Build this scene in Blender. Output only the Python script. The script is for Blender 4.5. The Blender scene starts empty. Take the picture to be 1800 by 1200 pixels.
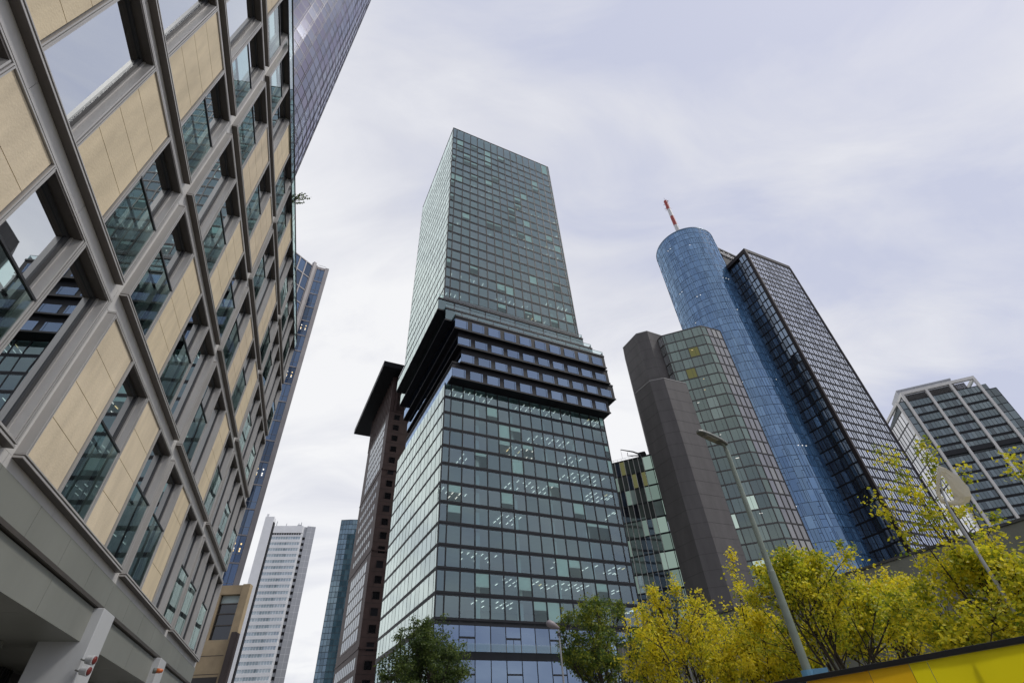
import bpy, math, random
from mathutils import Vector, Matrix

random.seed(7)
rnd = random.uniform
C = bpy.context.scene.collection
SC = bpy.context.scene

# ------------------------------------------------------------------ camera
PIT, ROL, FPX, EYE = 0.70721591, -0.06516884, 874.1, 1.6
_cp, _sp = math.cos(PIT), math.sin(PIT)
FW = Vector((0, _cp, _sp)); UP0 = Vector((0, -_sp, _cp)); RT0 = Vector((1, 0, 0))
CX = RT0 * math.cos(ROL) + UP0 * math.sin(ROL)
CY = UP0 * math.cos(ROL) - RT0 * math.sin(ROL)
EYEV = Vector((0, 0, EYE))
cam = bpy.data.cameras.new('camera'); cam_o = bpy.data.objects.new('camera', cam); C.objects.link(cam_o)
cam.sensor_width = 36; cam.sensor_fit = 'HORIZONTAL'; cam.lens = FPX / 1800 * 36
cam.clip_start = 0.05; cam.clip_end = 6000
m3 = Matrix((CX, CY, -FW)).transposed()
cam_o.matrix_world = Matrix.Translation(EYEV) @ m3.to_4x4()
SC.camera = cam_o

def view_size(pts):
    """share of the picture a piece takes, used only to choose which repeats become parts of their own"""
    xs, ys = [], []
    for p in pts:
        v = Vector(p) - EYEV; d = v.dot(FW)
        if d < 0.1: return 0.0
        xs.append(900 + FPX * v.dot(CX) / d); ys.append(600 - FPX * v.dot(CY) / d)
    x0, x1 = max(0, min(xs)), min(1800, max(xs)); y0, y1 = max(0, min(ys)), min(1200, max(ys))
    return max(0, x1 - x0) * max(0, y1 - y0)

# ------------------------------------------------------------------ helpers
ROOT = {}
def thing(name, label, cat, loc, group=None):
    o = bpy.data.objects.new(name, None); C.objects.link(o)
    o.location = loc; o.empty_display_size = 0.5
    o['label'] = label; o['category'] = cat
    if group: o['group'] = group
    ROOT[o] = Vector(loc)
    return o

class MB:
    def __init__(s): s.v, s.f, s.m = [], [], []
    def poly(s, pts, m=0):
        k = len(s.v); s.v += [tuple(p) for p in pts]; s.f.append(tuple(range(k, k + len(pts)))); s.m.append(m)
    def quad(s, F, s0, s1, z0, z1, q=0.0, m=0, jit=0.0):
        j = [q + rnd(-jit, jit) for _ in range(3)]
        j.append(j[0] + j[2] - j[1])
        p = [F(s0, j[0], z0), F(s1, j[1], z0), F(s1, j[2], z1), F(s0, j[3], z1)]
        if F.sg < 0: p.reverse()
        s.poly(p, m)
    def box(s, F, s0, s1, q0, q1, z0, z1, m=0):
        k = len(s.v)
        s.v += [tuple(F(a, b, c)) for c in (z0, z1) for b in (q0, q1) for a in (s0, s1)]
        fs = [(0, 2, 3, 1), (4, 5, 7, 6), (0, 1, 5, 4), (2, 6, 7, 3), (0, 4, 6, 2), (1, 3, 7, 5)]
        for f in fs:
            f = f if F.sg < 0 else f[::-1]
            s.f.append(tuple(k + i for i in f)); s.m.append(m)
    def prism(s, pts, z0, z1, m=0, mt=None):
        """pts counter-clockwise"""
        k = len(s.v); n = len(pts)
        s.v += [(x, y, z0) for x, y in pts] + [(x, y, z1) for x, y in pts]
        for i in range(n):
            j = (i + 1) % n
            s.f.append((k + i, k + j, k + n + j, k + n + i)); s.m.append(m)
        s.f.append(tuple(k + n + i for i in range(n))); s.m.append(m if mt is None else mt)
        s.f.append(tuple(k + i for i in reversed(range(n)))); s.m.append(m if mt is None else mt)
    def tube(s, pts, rad, n=6, m=0, cap=True):
        k = len(s.v); pts = [Vector(p) for p in pts]
        ref = Vector((0.31, 0.87, 0.38))
        for i, p in enumerate(pts):
            a = pts[max(0, i - 1)]; b = pts[min(len(pts) - 1, i + 1)]
            t = (b - a).normalized(); u = t.cross(ref)
            if u.length < 0.05: u = t.cross(Vector((1, 0, 0)))
            u.normalize(); w = t.cross(u)
            for j in range(n):
                an = 2 * math.pi * j / n
                s.v.append(tuple(p + (u * math.cos(an) + w * math.sin(an)) * rad[i]))
        for i in range(len(pts) - 1):
            for j in range(n):
                a = k + i * n + j; b = k + i * n + (j + 1) % n
                s.f.append((a, b, b + n, a + n)); s.m.append(m)
        if cap:
            s.f.append(tuple(k + j for j in reversed(range(n)))); s.m.append(m)
            e = k + (len(pts) - 1) * n
            s.f.append(tuple(e + j for j in range(n))); s.m.append(m)
    def build(s, name, mats, parent=None, smooth=False, bevel=0, kind=None):
        base = Vector((0, 0, 0))
        if parent is not None: base = ROOT[parent]
        me = bpy.data.meshes.new(name)
        me.from_pydata([(x - base.x, y - base.y, z - base.z) for x, y, z in s.v], [], s.f)
        if not isinstance(mats, (list, tuple)): mats = [mats]
        for mm in mats: me.materials.append(mm)
        if len(mats) > 1: me.polygons.foreach_set('material_index', s.m)
        if smooth: me.polygons.foreach_set('use_smooth', [True] * len(s.f))
        me.update()
        o = bpy.data.objects.new(name, me); C.objects.link(o)
        if parent is not None: o.parent = parent
        ROOT[o] = base
        if bevel:
            b = o.modifiers.new('edge', 'BEVEL'); b.width = bevel; b.segments = 2; b.limit_method = 'ANGLE'
        if kind: o['kind'] = kind
        return o

class Fac:
    """a vertical face: s runs along it, q out of it, z up"""
    def __init__(s, O, az, sg=1):
        a = math.radians(az); s.O = Vector((O[0], O[1])); s.t = Vector((math.sin(a), math.cos(a)))
        s.sg = sg; s.n = Vector((s.t.y, -s.t.x)) * sg
    def __call__(s, a, q, z):
        p = s.O + s.t * a + s.n * q
        return Vector((p.x, p.y, z))
    def at(s, a, q=0): p = s.O + s.t * a + s.n * q; return (p.x, p.y)

class Cyl:
    """a round face: s is the arc length from the starting angle (compass, clockwise seen from above)"""
    def __init__(s, c, r, a0):
        s.c = Vector(c); s.r = r; s.a0 = math.radians(a0); s.sg = -1
    def __call__(s, a, q, z):
        an = s.a0 + a / s.r
        return Vector((s.c.x + (s.r + q) * math.sin(an), s.c.y + (s.r + q) * math.cos(an), z))

class Parts:
    """many alike pieces of one thing: the 100 that show largest become parts, the rest one 'stuff' part"""
    def __init__(s, name, parent, mats): s.name, s.parent, s.mats, s.items = name, parent, mats, []
    def add(s, mb): s.items.append((view_size(mb.v), mb))
    def quad(s, *a, **k):
        mb = MB(); mb.quad(*a, **k); s.add(mb)
    def box(s, *a, **k):
        mb = MB(); mb.box(*a, **k); s.add(mb)
    def finish(s, n=100, bevel=0):
        s.items.sort(key=lambda t: -t[0])
        if len(s.items) <= n: top, rest = s.items, []
        else: top, rest = s.items[:n], s.items[n:]
        for _, mb in top: mb.build(s.name, s.mats, s.parent, bevel=bevel)
        if rest:
            al = MB()
            for _, mb in rest:
                k = len(al.v); al.v += mb.v; al.f += [tuple(i + k for i in f) for f in mb.f]; al.m += mb.m
            al.build(s.name, s.mats, s.parent, kind='stuff')

# ------------------------------------------------------------------ materials
def newmat(name):
    m = bpy.data.materials.new(name); m.use_nodes = True
    nt = m.node_tree; nt.nodes.clear()
    out = nt.nodes.new('ShaderNodeOutputMaterial')
    return m, nt, nt.nodes, nt.links, out

def mat(name, col, rough=0.6, metal=0.0, var=0.12, scale=0.6, bump=0.0, streak=False, spec=0.5):
    m, nt, N, L, out = newmat(name)
    b = N.new('ShaderNodeBsdfPrincipled'); L.new(b.outputs[0], out.inputs[0])
    b.inputs['Roughness'].default_value = rough; b.inputs['Metallic'].default_value = metal
    b.inputs['Specular IOR Level'].default_value = spec
    tc = N.new('ShaderNodeTexCoord'); mp = N.new('ShaderNodeMapping')
    L.new(tc.outputs['Object'], mp.inputs[0])
    mp.inputs['Scale'].default_value = (scale, scale, scale * (0.25 if streak else 1))
    n = N.new('ShaderNodeTexNoise'); n.inputs['Scale'].default_value = 1; n.inputs['Detail'].default_value = 7
    n.inputs['Roughness'].default_value = 0.62
    L.new(mp.outputs[0], n.inputs['Vector'])
    r = N.new('ShaderNodeMapRange'); r.inputs['From Min'].default_value = 0.3; r.inputs['From Max'].default_value = 0.7
    r.inputs['To Min'].default_value = 1 - var; r.inputs['To Max'].default_value = 1 + var
    L.new(n.outputs['Fac'], r.inputs['Value'])
    mul = N.new('ShaderNodeVectorMath'); mul.operation = 'SCALE'; mul.inputs[0].default_value = col
    L.new(r.outputs[0], mul.inputs['Scale']); L.new(mul.outputs[0], b.inputs['Base Color'])
    if bump:
        bp = N.new('ShaderNodeBump'); bp.inputs['Strength'].default_value = bump; bp.inputs['Distance'].default_value = 0.02
        n2 = N.new('ShaderNodeTexNoise'); n2.inputs['Scale'].default_value = 22; n2.inputs['Detail'].default_value = 5
        L.new(tc.outputs['Object'], n2.inputs['Vector']); L.new(n2.outputs['Fac'], bp.inputs['Height']); L.new(bp.outputs[0], b.inputs['Normal'])
    return m

def glass(name, tint, ior=1.9, base=0.06, refl=(0.95, 0.98, 1.0), rough=0.01, opaque=None, wave=0.0):
    """coated pane: mirror-like reflection over a tinted see-through (or dark backed) body"""
    m, nt, N, L, out = newmat(name)
    mix = N.new('ShaderNodeMixShader'); L.new(mix.outputs[0], out.inputs[0])
    fr = N.new('ShaderNodeFresnel'); fr.inputs['IOR'].default_value = ior
    ad = N.new('ShaderNodeMath'); ad.operation = 'ADD'; ad.use_clamp = True; ad.inputs[1].default_value = base
    L.new(fr.outputs[0], ad.inputs[0]); L.new(ad.outputs[0], mix.inputs[0])
    if opaque is None:
        t = N.new('ShaderNodeBsdfTransparent'); t.inputs[0].default_value = (*tint, 1)
    else:
        t = N.new('ShaderNodeBsdfDiffuse'); t.inputs[0].default_value = (*tint, 1)
    g = N.new('ShaderNodeBsdfGlossy'); g.inputs['Color'].default_value = (*refl, 1); g.inputs['Roughness'].default_value = rough
    L.new(t.outputs[0], mix.inputs[1]); L.new(g.outputs[0], mix.inputs[2])
    if wave:
        tc = N.new('ShaderNodeTexCoord'); n = N.new('ShaderNodeTexNoise'); n.inputs['Scale'].default_value = 0.5; n.inputs['Detail'].default_value = 1
        bp = N.new('ShaderNodeBump'); bp.inputs['Strength'].default_value = wave; bp.inputs['Distance'].default_value = 0.05
        L.new(tc.outputs['Object'], n.inputs['Vector']); L.new(n.outputs['Fac'], bp.inputs['Height']); L.new(bp.outputs[0], g.inputs['Normal'])
    return m

def emit(name, col, st):
    m, nt, N, L, out = newmat(name)
    e = N.new('ShaderNodeEmission'); e.inputs[0].default_value = (*col, 1); e.inputs[1].default_value = st
    L.new(e.outputs[0], out.inputs[0]); return m

def leafmat(name, c1, c2, c3):
    m, nt, N, L, out = newmat(name)
    at = N.new('ShaderNodeAttribute'); at.attribute_name = 'tone'
    r = N.new('ShaderNodeValToRGB'); L.new(at.outputs['Fac'], r.inputs[0])
    e = r.color_ramp.elements; e[0].color = (*c1, 1); e[1].color = (*c3, 1); e[0].position = 0.05; e[1].position = 0.95
    k = e.new(0.5); k.color = (*c2, 1)
    d = N.new('ShaderNodeBsdfPrincipled'); d.inputs['Roughness'].default_value = 0.5
    t = N.new('ShaderNodeBsdfTranslucent'); mx = N.new('ShaderNodeMixShader'); mx.inputs[0].default_value = 0.5
    L.new(r.outputs[0], d.inputs['Base Color']); L.new(r.outputs[0], t.inputs[0])
    L.new(d.outputs[0], mx.inputs[1]); L.new(t.outputs[0], mx.inputs[2]); L.new(mx.outputs[0], out.inputs[0])
    return m

def tarp(name, col, tl=0.45, rough=0.4):
    m, nt, N, L, out = newmat(name)
    b = N.new('ShaderNodeBsdfPrincipled'); b.inputs['Roughness'].default_value = rough
    t = N.new('ShaderNodeBsdfTranslucent'); mx = N.new('ShaderNodeMixShader'); mx.inputs[0].default_value = tl
    tc = N.new('ShaderNodeTexCoord'); n = N.new('ShaderNodeTexNoise'); n.inputs['Scale'].default_value = 0.9; n.inputs['Detail'].default_value = 5
    r = N.new('ShaderNodeMapRange'); r.inputs['To Min'].default_value = 0.84; r.inputs['To Max'].default_value = 1.06
    v = N.new('ShaderNodeVectorMath'); v.operation = 'SCALE'; v.inputs[0].default_value = col
    L.new(tc.outputs['Object'], n.inputs['Vector']); L.new(n.outputs['Fac'], r.inputs['Value']); L.new(r.outputs[0], v.inputs['Scale'])
    for q in (b.inputs['Base Color'], t.inputs['Color']): L.new(v.outputs[0], q)
    L.new(b.outputs[0], mx.inputs[1]); L.new(t.outputs[0], mx.inputs[2]); L.new(mx.outputs[0], out.inputs[0])
    return m
M = dict(
    stone=[mat('tan_stone_%s' % n, c, 0.75, var=0.14, scale=2.2, bump=0.3, streak=True) for n, c in
           (('warm', (0.64, 0.535, 0.365)), ('pale', (0.68, 0.575, 0.41)), ('rose', (0.59, 0.49, 0.345)))],
    metal=mat('bronze_grey_metal', (0.46, 0.445, 0.425), 0.40, 0.15, 0.12, 1.5, streak=True),
    metal_dark=mat('dark_bronze_metal', (0.10, 0.087, 0.076), 0.45, 0.3, 0.1, 1.2),
    metal_pale=mat('pale_grey_metal', (0.62, 0.605, 0.58), 0.40, 0.1, 0.12, 0.8, streak=True),
    sash=mat('dark_window_sash', (0.045, 0.045, 0.047), 0.4, 0.2),
    fascia=mat('grey_green_cladding', (0.25, 0.255, 0.225), 0.45, 0.1, 0.10, 0.5, streak=True),
    column=mat('white_painted_column', (0.52, 0.53, 0.53), 0.45, 0, 0.08, 0.7, streak=True),
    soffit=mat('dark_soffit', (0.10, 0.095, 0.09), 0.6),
    room=mat('dim_room', (0.10, 0.10, 0.10), 0.9),
    ceil=mat('pale_ceiling', (0.66, 0.69, 0.69), 0.9, var=0.05),
    core=mat('office_core', (0.20, 0.23, 0.24), 0.9),
    blind=mat('pale_blind', (0.76, 0.90, 0.87), 0.8, var=0.03),
    black=mat('black_cladding', (0.014, 0.014, 0.017), 0.5, 0.0, 0.2, 0.3, spec=0.22),
    omni=mat('anthracite_frame', (0.020, 0.022, 0.026), 0.5, 0.0, 0.15, 0.3, spec=0.25),
    roof=mat('roof_gravel', (0.22, 0.22, 0.21), 0.9),
    brown=mat('red_brown_granite', (0.098, 0.060, 0.053), 0.6, 0, 0.2, 0.35),
    brown2=mat('dark_brown_granite', (0.060, 0.045, 0.042), 0.6, 0, 0.2, 0.35),
    pale_line=mat('pale_stone_trim', (0.30, 0.26, 0.24), 0.6),
    octo=mat('grey_basalt_cladding', (0.107, 0.099, 0.097), 0.7, 0, 0.16, 0.45, streak=True),
    octo_line=mat('stone_joint', (0.060, 0.055, 0.053), 0.8),
    white=mat('white_frame', (0.74, 0.72, 0.68), 0.5, var=0.06),
    alu=mat('silver_aluminium', (0.86, 0.865, 0.87), 0.5, 0.0, 0.05, 0.2),
    alu2=mat('grey_aluminium', (0.40, 0.41, 0.43), 0.4, 0.35, 0.06, 0.2),
    taunus=mat('grey_rose_stone', (0.44, 0.41, 0.41), 0.6, 0, 0.12, 0.3),
    tan=mat('ochre_stone', (0.42, 0.325, 0.20), 0.8, 0, 0.16, 0.8, bump=0.1),
    wallc=mat('grey_olive_cladding', (0.175, 0.18, 0.145), 0.55, 0.05, 0.15, 0.4, streak=True),
    wallc2=mat('pale_ledge', (0.42, 0.42, 0.40), 0.5),
    wallj=mat('dark_joint', (0.06, 0.06, 0.055), 0.7),
    pole=mat('green_grey_paint', (0.23, 0.27, 0.225), 0.5, 0.1, 0.12, 3.0),
    lampgrey=mat('lamp_housing', (0.13, 0.135, 0.12), 0.5, 0.1, 0.1, 4.0),
    lens=mat('lamp_lens', (0.22, 0.21, 0.17), 0.2, 0, 0.15, 8.0),
    red=mat('antenna_red', (0.33, 0.028, 0.018), 0.5), wht=mat('antenna_white', (0.58, 0.57, 0.56), 0.5),
    bark=mat('dark_bark', (0.045, 0.036, 0.028), 0.9, 0, 0.3, 6.0),
    yellow=tarp('yellow_tarpaulin', (0.93, 0.80, 0.010)),
    orange=tarp('orange_tarpaulin', (0.88, 0.47, 0.012)),
    amber=tarp('amber_tarpaulin', (0.90, 0.53, 0.012)),
    navy=mat('navy_panel', (0.018, 0.022, 0.05), 0.35), trim=mat('black_trim', (0.014, 0.014, 0.015), 0.45),
    blue=mat('light_blue_band', (0.13, 0.32, 0.50), 0.5),
    cloth=tarp('cream_cloth', (0.84, 0.80, 0.69), 0.4, 0.8),
    asphalt=mat('asphalt', (0.05, 0.05, 0.052), 0.9, 0, 0.2, 2.0), paving=mat('paving', (0.24, 0.23, 0.22), 0.85, 0, 0.15, 1.5),
    earth=mat('city_ground', (0.12, 0.12, 0.115), 0.95, 0, 0.2, 0.1), kerbm=mat('granite_kerb', (0.32, 0.31, 0.30), 0.8),
    lampwhite=emit('ceiling_lamp_light', (1.0, 0.97, 0.9), 1.15), lampwarm=emit('warm_lamp_light', (1.0, 0.74, 0.36), 1.1),
    g_left=glass('office_glass', (0.14, 0.18, 0.19), 2.2, 0.50, (0.93, 0.97, 1.0), 0.004, wave=0.06),
    g_bal=glass('balustrade_glass', (0.62, 0.80, 0.76), 1.6, 0.10, (0.92, 1.0, 1.0), 0.004, wave=0.05),
    g_rail=glass('clear_rail_glass', (0.72, 0.84, 0.83), 1.5, 0.05),
)
OM = [glass('tower_glass_%s' % n, t, 2.0, b, r, 0.02, wave=0.10) for n, t, b, r in (
    ('teal', (0.62, 0.82, 0.83), 0.085, (0.76, 0.97, 1.0)), ('grey', (0.57, 0.76, 0.79), 0.09, (0.78, 0.96, 1.0)), ('dark', (0.53, 0.70, 0.72), 0.075, (0.76, 0.97, 1.0)))]
OMC = glass('tower_glass_clear', (0.90, 0.97, 0.95), 1.6, 0.04, (0.8, 1.0, 0.98), 0.02, wave=0.1)
OML = [glass('mint_side_glass_%d' % i, t, 2.2, b, (0.88, 1.0, 0.96), 0.02, wave=0.08) for i, (t, b) in enumerate((((0.62, 0.80, 0.76), 0.30), ((0.58, 0.75, 0.72), 0.36)))]
OMB = [glass('blue_glass_%s' % n, t, 2.2, b, (0.54, 0.71, 1.0), 0.02, wave=0.06) for n, t, b in (
    ('clear', (0.18, 0.24, 0.34), 0.20), ('deep', (0.14, 0.20, 0.32), 0.15))]
def dark(name, col, base=0.06, refl=(0.95, 0.98, 1.0), ior=1.8, rough=0.03):
    return glass(name, col, ior, base, refl, rough, opaque=True, wave=0.10)
G_ROUND = [dark('round_glass_%d' % i, c, b, (0.55, 0.75, 1.0), 1.4) for i, (c, b) in enumerate((((0.085, 0.185, 0.34), 0.17), ((0.070, 0.155, 0.29), 0.15), ((0.115, 0.235, 0.41), 0.20), ((0.082, 0.18, 0.33), 0.185)))]
G_DARK = [dark('dark_tower_glass_%d' % i, c, b, (0.86, 0.91, 1.0), 1.9) for i, (c, b) in enumerate((((0.14, 0.15, 0.20), 0.38), ((0.22, 0.23, 0.29), 0.44), ((0.06, 0.065, 0.09), 0.26)))]
G_SIDE = [dark('side_glass_%d' % i, c, b, (0.7, 0.85, 1.0), 1.9) for i, (c, b) in enumerate((((0.035, 0.05, 0.075), 0.07), ((0.02, 0.022, 0.028), 0.02), ((0.05, 0.09, 0.15), 0.18)))]
G_GARD = [dark('garden_glass_%d' % i, c, b, (0.80, 1.0, 0.92), 1.8) for i, (c, b) in enumerate((((0.075, 0.090, 0.080), 0.05), ((0.11, 0.135, 0.118), 0.07), ((0.17, 0.20, 0.18), 0.08), ((0.085, 0.095, 0.09), 0.05)))]
G_PINK = [dark('mauve_glass_%d' % i, c, b, (0.96, 0.97, 0.97), 1.8) for i, (c, b) in enumerate((((0.135, 0.125, 0.127), 0.09), ((0.165, 0.152, 0.154), 0.11), ((0.23, 0.215, 0.18), 0.12)))]
G_WHITE = [dark('sky_glass_%d' % i, c, b, (1, 1, 1), 2.0) for i, (c, b) in enumerate((((0.30, 0.32, 0.33), 0.30), ((0.36, 0.38, 0.39), 0.36), ((0.18, 0.2, 0.2), 0.25)))]
G_TEAL = [dark('teal_glass_%d' % i, c, b, (0.85, 0.97, 1.0), 1.8) for i, (c, b) in enumerate((((0.09, 0.12, 0.13), 0.09), ((0.13, 0.165, 0.175), 0.11), ((0.06, 0.08, 0.09), 0.07)))]
G_BLUE = [dark('far_blue_glass_%d' % i, c, b, (0.72, 0.9, 1.0), 1.8) for i, (c, b) in enumerate((((0.045, 0.10, 0.135), 0.10), ((0.065, 0.13, 0.165), 0.13), ((0.03, 0.07, 0.095), 0.07)))]
G_TAUN = [dark('deep_blue_glass_%d' % i, c, b, (0.55, 0.72, 1.0), 1.8) for i, (c, b) in enumerate((((0.018, 0.04, 0.085), 0.06), ((0.025, 0.06, 0.13), 0.10), ((0.012, 0.022, 0.04), 0.03)))]
G_CURV = [dark('curved_glass_%d' % i, c, b, (0.60, 0.62, 0.72), 1.5, 0.12) for i, (c, b) in enumerate((((0.17, 0.18, 0.24), 0.07), ((0.21, 0.22, 0.28), 0.09), ((0.19, 0.17, 0.235), 0.06)))]
G_WIN = [dark('small_window_%d' % i, c, b, (0.9, 0.95, 1.0), 1.6) for i, (c, b) in enumerate((((0.018, 0.018, 0.02), 0.02), ((0.035, 0.035, 0.04), 0.04)))]
LIT = emit('lit_window_warm', (0.50, 0.50, 0.22), 0.20)
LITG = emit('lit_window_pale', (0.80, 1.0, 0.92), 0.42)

# ------------------------------------------------------------------ setting
def struct(name, mb, m):
    o = mb.build(name, m); o['kind'] = 'structure'; return o
W0 = Fac((0, 0), 0)
g = MB(); g.poly([(-3500, -3500, -0.12), (3500, -3500, -0.12), (3500, 3500, -0.12), (-3500, 3500, -0.12)]); struct('ground', g, M['earth'])
ST = Fac((-5.262, -1.913), -19.98)      # the street line: the office building's front
g = MB(); g.poly([tuple(ST(-60, 4.2, -0.112)), tuple(ST(-60, 14.5, -0.112)), tuple(ST(75, 14.5, -0.112)), tuple(ST(75, 4.2, -0.112))]); struct('road', g, M['asphalt'])
g = MB(); g.box(ST, -60, 75, -3.4, 4.05, -0.11, 0.0); struct('pavement', g, M['paving'])
g = MB(); g.box(ST, -60, 75, 14.65, 30, -0.11, 0.0); struct('pavement', g, M['paving'])
for q in (4.06, 14.5):
    g = MB(); g.box(ST, -60, 75, q, q + 0.14, -0.115, 0.006); struct('kerb', g, M['kerbm'])
g = MB()
for i in range(22): g.box(ST, -58 + i * 6, -55 + i * 6, 9.28, 9.42, -0.1085, -0.1045)
struct('road_marking', g, M['wht'])

# ------------------------------------------------------------------ office building on the left
def office():
    F = ST
    R = thing('office_building', 'near office block of tan stone panels, deep metal framed windows and a glass edged roof', 'building', F(14, -4, 0))
    P0, PH, U0, UP, UW = 6.15, 4.06, 3.06, 7.08, 6.72
    DP = -0.17
    cells = [
        ['WPBW', 'PBPB', 'BPWB', 'BWBW'],
        ['PWPB', 'BPBW', 'BWPB', 'WBWB'],
        ['BWPB', 'WBPB', 'BPBP', 'BWBW'],
        ['PPWB', 'BPBP', 'BWPB', 'BWWB'],
        ['PBPB', 'BWPB', 'BPWB', 'BWBW']]
    # spandrel and channel cladding between the frames
    sp = Parts('spandrel', R, [M['metal_pale']])
    S0, S1 = U0 - 7.2, 31.36
    for r in range(6):
        z0 = P0 + PH * r - 0.50; z1 = P0 + PH * r + 0.02
        if r == 5: z1 = z0 + 0.24; z0 += 0.0
        if r == 0: z0 = P0 - 0.20
        x = S0
        while x < S1:
            e = min(S1, x + 2.36); sp.box(F, x, e - 0.010, -0.5, DP + 0.01, z0, z1); x = e
    for u in range(-1, 5):
        x = U0 + UP * u
        for r in range(5): sp.box(F, x - 0.38, x + 0.02, -0.5, DP + 0.005, P0 + PH * r + 0.03, P0 + PH * r + 3.55)
    sp.finish(150)
    for u in range(-1, 4):
        for r in range(5):
            x0 = U0 + UP * u; x1 = x0 + UW; z0 = P0 + PH * r; z1 = z0 + 3.57
            if r == 4: z1 = z0 + 3.22
            fr = MB()
            fr.box(F, x0, x1, DP, 0.0, z0, z0 + 0.012, 1)            # dark strip added to deepen the shade under the frame
            fr.box(F, x0, x1, DP, 0.0, z0 + 0.0125, z0 + 0.05)
            fr.box(F, x0 + 0.002, x1 - 0.002, DP, -0.03, z0 + 0.0505, z0 + 0.075, 1)
            fr.box(F, x0 + 0.002, x1 - 0.002, DP, 0.012, z0 + 0.0755, z0 + 0.10)
            fr.box(F, x0, x1, DP, 0.0, z1 - 0.045, z1); fr.box(F, x0, x1, DP, -0.025, z1 - 0.062, z1 - 0.0455, 1); fr.box(F, x0, x1, DP, 0.0, z1 - 0.095, z1 - 0.0625)
            for a, b in ((x0, x0 + 0.045), (x0 + 0.062, x0 + 0.09), (x1 - 0.09, x1 - 0.062), (x1 - 0.045, x1)): fr.box(F, a, b, DP, 0.002, z0 + 0.102, z1 - 0.097)
            for a in (x0 + 0.0455, x1 - 0.0615): fr.box(F, a, a + 0.016, DP, -0.02, z0 + 0.102, z1 - 0.097, 1)
            for k in range(1, 4):
                c = x0 + 0.05 + k * (UW - 0.1) / 4; fr.box(F, c - 0.035, c - 0.008, DP, 0.004, z0 + 0.102, z1 - 0.097); fr.box(F, c + 0.008, c + 0.035, DP, 0.004, z0 + 0.102, z1 - 0.097); fr.box(F, c - 0.0075, c + 0.0075, DP, -0.015, z0 + 0.102, z1 - 0.097, 1)
            fr.build('facade_frame', [M['metal'], M['metal_dark']], R)
            kinds = cells[r][u] if u >= 0 else 'PBPB'
            for k in range(4):
                a = x0 + 0.05 + k * (UW - 0.1) / 4 + 0.05; b = x0 + 0.05 + (k + 1) * (UW - 0.1) / 4 - 0.05
                lo, hi = z0 + 0.105, z1 - 0.1
                if kinds[k] == 'P':
                    p = MB(); h = (hi - lo) / 4
                    for j in range(4):
                        p.box(F, a + 0.012, b - 0.012, -0.22, -0.035, lo + j * h + 0.008, lo + (j + 1) * h - 0.008)
                    p.box(F, a, b, -0.26, -0.06, lo, hi, 1)
                    p.build('stone_panel', [M['stone'][random.choice((0, 0, 1, 2))], M['sash']], R)
                else:
                    D = -0.32
                    w = MB()
                    w.box(F, a, a + 0.03, D, -0.012, lo, hi, 0); w.box(F, b - 0.035, b, D, -0.012, lo, hi, 0)
                    w.box(F, a + 0.031, b - 0.036, D, -0.012, hi - 0.04, hi, 1); w.box(F, a + 0.031, b - 0.036, D, -0.012, lo, lo + 0.03, 0)
                    # sash: outer metal stop, then dark frame
                    w.box(F, b - 0.065, b - 0.036, D, -0.16, lo + 0.031, hi - 0.041, 0)
                    w.box(F, b - 0.155, b - 0.067, D, -0.20, lo + 0.031, hi - 0.041, 2)
                    w.box(F, a + 0.031, a + 0.09, D, -0.20, lo + 0.031, hi - 0.041, 2)
                    w.box(F, a + 0.092, b - 0.157, D, -0.20, hi - 0.13, hi - 0.042, 2)
                    w.box(F, a + 0.092, b - 0.157, D, -0.20, lo + 0.032, lo + 0.11, 2)
                    W = w.build('window', [M['metal'], M['metal_dark'], M['sash']], R)
                    pn = MB(); pn.quad(F, a + 0.09, b - 0.155, lo + 0.11, hi - 0.13, -0.23, jit=0.003); pn.build('pane', M['g_left'], W)
                    if kinds[k] == 'B':
                        top = lo + 1.72
                        q = MB(); q.quad(F, a + 0.01, b - 0.01, lo + 0.05, top, -0.03, jit=0.004); q.build('glass_balustrade', M['g_bal'], W)
                        q = MB(); q.box(F, a, b, -0.055, -0.005, top, top + 0.045); q.build('handrail', M['sash'], W)
    # rooms behind
    it = MB()
    for r in range(6):
        z = P0 + PH * r - 0.15; it.box(F, S0, S1 - 0.3, -5.5, -0.52, z - 0.3, z + 0.1, 1)
    it.box(F, S0, S1 - 0.3, -5.8, -5.52, P0, P0 + 5 * PH, 0)
    for i in range(13): it.box(F, S0 + i * 2.95 - 0.06, S0 + i * 2.95 + 0.06, -5.5, -1.5, P0, P0 + 5 * PH - 0.45, 0)
    it.build('interior', [M['room'], M['core']], R, kind='stuff')
    # far end wall, roof
    b = MB(); b.box(F, S1 - 0.28, S1 + 0.005, -16, -0.165, P0 - 0.45, P0 + 5 * PH - 0.7); b.build('end_wall', M['metal_pale'], R)
    b = MB(); b.box(F, S0, S1 - 0.3, -16, -0.52, P0 + 5 * PH - 0.44, P0 + 5 * PH - 0.25); b.build('roof', M['roof'], R)
    # roof edge glass
    ztop = 26.2
    for i in range(13):
        a = 31.0 - (i + 1) * 2.9; q = MB(); q.quad(F, a, a + 2.86, 25.42, ztop - 0.07, 0.02); q.build('roof_glass', M['g_bal'], R)
    q = MB(); q.box(F, -7, 31.0, 0.0, 0.05, ztop - 0.068, ztop); q.box(F, -7, 31.0, 0.0, 0.05, 25.37, 25.415); q.build('roof_rail', M['sash'], R)
    # fascia above the arcade
    x = S0; up = MB(); lowf = MB()
    while x < S1:
        e = min(S1, x + 1.77)
        up.box(F, x, e - 0.012, -0.5, -0.13, 5.285, 5.945); x = e
    up.build('fascia', M['fascia'], R)
    x = S0
    while x < S1:
        e = min(S1, x + 3.54)
        lowf.box(F, x, e - 0.012, -3.0, -0.10, 4.45, 5.17); x = e
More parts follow.
